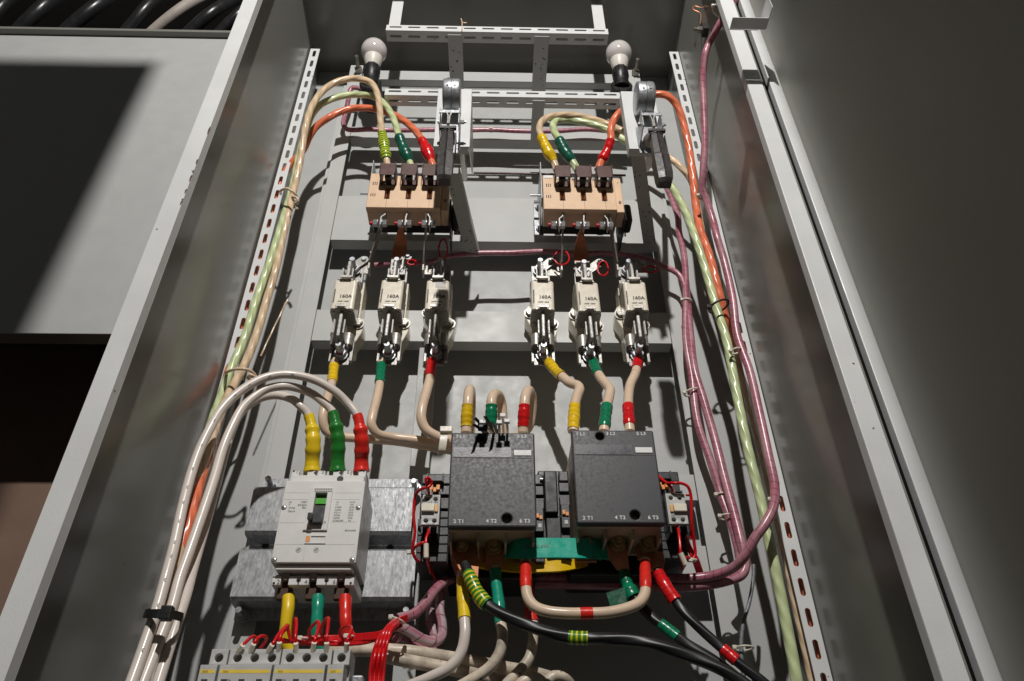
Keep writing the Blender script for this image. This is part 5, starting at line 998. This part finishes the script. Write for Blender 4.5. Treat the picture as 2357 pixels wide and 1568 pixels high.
loom([(1035,1320,1.14),(1020,1350,1.13),(1012,1400,1.115),(1018,1440,1.10),(1015,1468,1.09),(998,1478,1.085),(970,1470,1.08),(940,1452,1.07),(905,1435,1.06)],22,'wide clear spiral wrap with pink wires bending up at the lower centre','cwrap',wref=2)
loom([(1010,1335,1.16),(998,1380,1.15),(992,1430,1.13),(1000,1470,1.12),(990,1495,1.11),(950,1490,1.10),(910,1470,1.08)],26,'wide clear spiral wrap behind the other at the lower centre','cwrap',wref=2)
cable([(1735,1300,1.15),(1734,1330,1.15),(1725,1385,1.15),(1712,1430,1.15),(1706,1480,1.15),(1708,1530,1.15),(1716,1600,1.15)],9,'cgrey','grey spiral tube in the lower right corner of the cabinet','wiring_loom','wiring loom',None,2)
cable([(662,690,1.10),(628,760,1.10),(600,820,1.10)],4,'tbeige','thin cord lying along the beige twisted cable','cord','cord',None,1)
# --- red control wires
def wire(pp,lab,wd=7,grp='red control wires',name='control_wire'):
    return cable(pp,wd,'cred',lab,name,'wire',grp,1,step=.003,seg=10)
def ferrule(pp,lab,wd=12,parent=None):
    path=smooth([W(*q_) for q_ in pp],.002); r=S(*pp[0][:3],wd)/2
    b=MB(); b.tube(path,r,14); 
    if parent is None: return tag(b.build('wire_marker','cream'),lab,'wire marker','cream wire markers')
    return b.build('wire_marker','cream',parent)
t,_,_=wire([(988,1142,1.045),(986,1128,1.03),(982,1112,1.015),(980,1103,1.012),(984,1099,1.012),(992,1108,1.018),(993,1114,1.02),(986,1121,1.02),(975,1124,1.02),(962,1131,1.03),(955,1146,1.04),(952,1186,1.045),(955,1224,1.05),(951,1253,1.055),(949,1266,1.06),(958,1288,1.07),(978,1296,1.09),(1000,1310,1.12)],'red wire looping from the top of the left auxiliary block down its left side')
ferrule([(988,1142,1.043),(988,1127,1.04)],'',12,t)
t,_,_=wire([(987,1215,1.045),(986,1225,1.035),(981,1240,1.03),(981,1262,1.03),(984,1290,1.05),(992,1320,1.10)],'red wire with cream marker below the left auxiliary block'); ferrule([(981,1252,1.03),(981,1284,1.032)],'',12,t)
t,_,_=wire([(949,1268,1.055),(960,1256,1.04),(975,1249,1.035),(982,1253,1.05),(976,1275,1.07),(990,1305,1.10),(1003,1335,1.13)],'short red wire crossing to the cream marker below the left auxiliary block')
for i in range(3): wire([(985+i*5,1290,1.10),(998+i*4,1300+i*3,1.12),(1005,1316,1.13),(995+i*3,1322,1.14),(1008+i*3,1340,1.15)],['first','second','third'][i]+' of three red wires in the shadow under the left contactor',5)
t,_,_=wire([(1548,1136,1.045),(1545,1122,1.03),(1536,1113,1.03),(1526,1106,1.04),(1518,1098,1.05),(1512,1092,1.06)],'red wire entering the top of the right auxiliary block'); ferrule([(1549,1134,1.043),(1542,1118,1.03)],'',11,t)
wire([(1535,1113,1.03),(1552,1112,1.02),(1570,1113,1.02),(1583,1120,1.02),(1590,1140,1.025),(1592,1200,1.035),(1598,1250,1.05),(1600,1278,1.055),(1592,1288,1.055),(1582,1282,1.05)],'red wire curving over and down the right side of the right auxiliary block')
t,_,_=wire([(1560,1212,1.045),(1562,1225,1.035),(1565,1250,1.03),(1567,1275,1.03),(1575,1290,1.045),(1570,1310,1.08)],'red wire with cream marker below the right auxiliary block'); ferrule([(1566,1273,1.03),(1578,1300,1.035)],'',13,t)
for i in range(4): wire([(1572+i*3,1235,1.10-.01*i),(1582+i*3,1262,1.10),(1593+i*4,1285,1.10),(1602+i*4,1310,1.12),(1606+i*4,1322,1.13)],['leftmost','second','third','rightmost'][i]+' of four red wires falling behind the right auxiliary block',5.5)
wire([(1580,1140,1.05),(1590,1143,1.06),(1592,1180,1.07),(1590,1240,1.08)],'short red wire hidden beside the right auxiliary block',5)
# red coils near the tabs
for i,(cx0,cy0,rx,ry,lab) in enumerate(((1293,593,17,17,'red wire coiled beside the fourth fuse tab'),(1020,572,10,22,'dark red wire coil standing above the third fuse'),(1388,618,12,17,'red wire bow beside the fifth fuse tab'),(1497,620,17,7,'red wire bundle beside the rightmost fuse tab'),(948,604,10,6,'red wire tuft beside the second fuse tab'))):
    pp=[(cx0-rx*1.2,cy0-ry*.2,1.15)]+[(cx0+rx*math.cos(a)*(1+.08*math.sin(3*a)),cy0+ry*math.sin(a),1.14-.004*k*.2) for k,a in enumerate([math.radians(-160+40*j) for j in range(18 if i<2 else 14)])]
    wire(pp,lab,4,'red sensing wires above the fuses','sensing_wire')
# --- red wires of the bottom row, each with a marker
ends=[((548,1497),(556,1488),(568,1476),(580,1466),(590,1468),(592,1480)),((577,1497),(586,1478),(600,1465),(611,1466),(612,1475),(600,1492)),((617,1497),(628,1482),(640,1462),(650,1450),(658,1442),(661,1440)),((641,1495),(644,1470),(655,1448),(663,1440),(659,1447),(640,1470)),((682,1497),(680,1470),(682,1440),(681,1424),(676,1440),(678,1470)),((720,1495),(724,1475),(732,1450),(733,1431),(722,1438),(711,1455)),((752,1496),(752,1470),(755,1440),(756,1423),(745,1432),(738,1455)),((797,1496),(799,1475),(808,1455),(808,1444),(795,1442),(782,1455))]
nm8=['first','second','third','fourth','fifth','sixth','seventh','eighth']
for i,e in enumerate(ends):
    tail=[(e[-1][0]+12,1472+i%3*3,1.03),(e[-1][0]+45,1474+i%4*2,1.035),(840,1471+i%4*3,1.03),(885,1463+i%3*4,1.02)] if i>1 else []
    pts=[(*e[0],.985),(*e[1],.975),(*e[2],.985),(*e[3],.995),(*e[4],1.01),(*e[5],1.02)]+tail
    t,_,_=wire(pts,nm8[i]+' looped red wire from the left plugging into the bottom breaker row',8,'looped red wires over the bottom row')
    d=(Vector((e[1][0],e[1][1]))-Vector((e[0][0],e[0][1]))).normalized()*16
    ferrule([(e[0][0]-d.x*.3,e[0][1]-d.y*.3+2,.983),(e[0][0]+d.x,e[0][1]+d.y,.974)],'',12,t)
for i in range(4): wire([(640+i*12,1478-i,1.04),(700,1477-i*3,1.04-.003*i),(770,1474-i*3,1.035),(830,1473-i*4,1.03),(880,1466-i*4,1.02),(925,1440-i*4,1.03)],['lowest','second lowest','second highest','highest'][i]+' of four red wires running level over the bottom row',7,'level red wires over the bottom row')
for i in range(7):
    o=i*5.2; wire([(935,1418+i*2,1.04),(920,1424+i*1.5,1.02),(903-3+o*.4,1434+i,.99-.004*(i%2)),(884+o*.6,1452,.975-.006*(i%2)),(868+o*.75,1478,.965-.006*((i+1)%2)),(857+o*.9,1515,.96-.006*(i%2)),(852+o*.95,1560,.96),(850+o*.95,1610,.955)],['leftmost','second','third','fourth','fifth','sixth','rightmost'][i]+' red wire of the bundle dropping past the bottom row',8,'red wire bundle right of the bottom row')
# --- ties
def band(path_pts,lab,m='nylon',wd=4,head=None,grp='white nylon ties'): return tie(path_pts,wd,m,lab,'cable_tie',head,grp=grp,hs=(.0035,.003,.0028))
def ringtie(cx0,cy0,Y,rx,tilt,lab,m='nylon',wd=4.5,head=True,dy=0,grp='white nylon ties',hs=None):
    pts=[]
    R=S(cx0,cy0,Y,rx)
    c=W(cx0,cy0,Y)
    for k in range(9):
        a=2*math.pi*k/8; pts.append(c+Vector((R*math.cos(a),R*.9*math.sin(a),R*math.cos(a)*tilt)))
    path=smooth(pts,.002); t=thing('cable_tie',c,lab,'cable tie',grp); b=MB(); b.tube(path,S(cx0,cy0,Y,wd)/2,8); b.build('strap',m,t,60)
    if head: h=c+Vector((-R*1.02,-R*.3,-R*tilt)); s=hs or .0028; MB().box(h.x-s*1.3,h.x+s,h.y-s,h.y+s,h.z-s,h.z+s,.0008).build('head',m,t)
    return t
ringtie(1655,705,1.085,24,.35,'black tie round the green and orange twisted cables','black',5,True,grp=None,hs=.004)
for px,py,Y,rx,ti,lab in ((1694,808,1.08,13,.2,'white tie round the far right loom beside the strip, upper'),(1581,694,1.15,11,-.2,'white tie where the level loom joins the right pair'),(1592,903,1.15,17,.25,'white tie round the right loom pair level with the cable kinks'),(1662,1140,1.15,14,0,'white tie low on the right loom pair beside the auxiliary block'),(1674,1190,1.14,18,0,'white tie round the right loom pair above the corner'),(1784,1152,1.058,12,-.1,'white tie at the elbow of the far right loom'),(1617,452,1.05,10,0,'white tie high on the far right loom below the handle'),(1668,1328,1.12,12,.3,'white tie where the looms meet at the lower right'),(1657,25,.84,14,-1.0,'white tie holding the loom to the bracket at top right'),(1050,1332,1.13,10,.2,'white tie on the looms under the left contactor'),(948,1272,1.065,6,0,'tiny white tie on the red wires at the left auxiliary block'),(1597,1290,1.055,7,0,'tiny white tie on the red wires at the right auxiliary block'),(1712,1492,1.15,22,0,'white tie round the grey tube at lower right'),(1130,299,1.175,6,0,'small tie on the level loom behind the handles'),(700,1470,1.03,8,0,'white tie on the level red wires, left one'),(806,1465,1.03,8,0,'white tie on the level red wires, middle one'),(868,1466,1.03,9,0,'white tie on the level red wires beside the bundle'),(916,1428,1.02,15,-.4,'white tie at the top of the red bundle')):
    ringtie(px,py,Y,rx,ti,lab)
# knotted cord ties on the left cables
def cord(pp,lab,wd=6): return cable(pp,wd,'cbeige',lab,'cord_tie','cord','knotted cords round the left cables',1,seg=10)
cord([(646,447,1.10),(648,438,1.07),(660,434,1.06),(672,440,1.06),(682,450,1.07),(684,458,1.08),(676,462,1.07),(673,454,1.06),(684,456,1.055),(686,466,1.06),(681,472,1.07),(685,482,1.07)],'beige cord knotted round the left twisted cables, upper one')
cord([(560,872,1.13),(528,862,1.10),(524,856,1.05),(540,850,1.04),(565,850,1.04),(580,856,1.05),(588,866,1.06),(582,874,1.05),(570,870,1.04),(575,862,1.035),(586,868,1.04),(584,880,1.07)],'beige cord knotted round the left twisted cables just above the white arches',7)
# large nylon tie left of the contactor
t=thing('cable_tie',W(1025,1035,1.10),'broad natural nylon tie standing at the left contactor top left corner','cable tie')
b=MB(); b.ribbon(smooth([W(1015,1045,1.10),W(1017,1038,1.09),W(1021,1012,1.085),W(1024,992,1.09),W(1026,985,1.11)],.003),[Vector((.012,0,0))]*len(smooth([W(1015,1045,1.10),W(1017,1038,1.09),W(1021,1012,1.085),W(1024,992,1.09),W(1026,985,1.11)],.003)),.0022); b.build('strap','nylon',t)
k=W(1027,992,1.085); MB().box(k.x-.010,k.x+.010,k.y-.006,k.y+.006,k.z-.004,k.z+.006,.0012).build('head','nylon',t)
# black and white ties splayed behind the left contactor top
zc=W(1130,996,1.0).z
for i,(x0,y0,x1,y1,lab) in enumerate(((1119,1001,1089,977,'lowest black tie end splaying left over the left contactor'),(1122,999,1093,962,'black tie end splaying up left over the left contactor'),(1136,998,1116,958,'upright black tie end in the splay over the left contactor'),(1146,998,1130,972,'rightmost black tie end in the splay over the left contactor'))):
    a=W(x0,y0,1.03); c=W(x1,y1,.965); b=MB(); b.ribbon(smooth([a,a.lerp(c,.5)+Vector((0,-.002,.001)),c],.004),[Vector((.0046,.0015,.003))]*len(smooth([a,a.lerp(c,.5)+Vector((0,-.002,.001)),c],.004)),.0014); tag(b.build('cable_tie','black'),lab,'cable tie','black ties splayed over the left contactor')
for i,(x0,y0,x1,y1,lab) in enumerate(((1135,999,1110,972,'white tie leaning left among the splayed ties'),(1150,999,1149,973,'shortest white tie in the splay over the left contactor'),(1159,999,1157,957,'tallest white tie in the splay over the left contactor'),(1169,999,1167,970,'rightmost white tie in the splay over the left contactor'))):
    a=W(x0,y0,1.03); c=W(x1,y1,.972); t=thing('cable_tie',a,lab,'cable tie','white ties splayed over the left contactor'); b=MB(); b.ribbon([a,c],[Vector((.0034,0,0))]*2,.0014); b.build('strap','white',t); MB().box(c.x-.0042,c.x+.0042,c.y-.003,c.y+.003,c.z-.003,c.z+.003,.0008).build('head','white',t)
h=W(1112,984,.99); tag(MB().box(h.x-.008,h.x+.007,h.y-.006,h.y+.006,h.z-.004,h.z+.005,.002).build('cable_tie','black',None),'knot of black tie heads over the left contactor','cable tie')
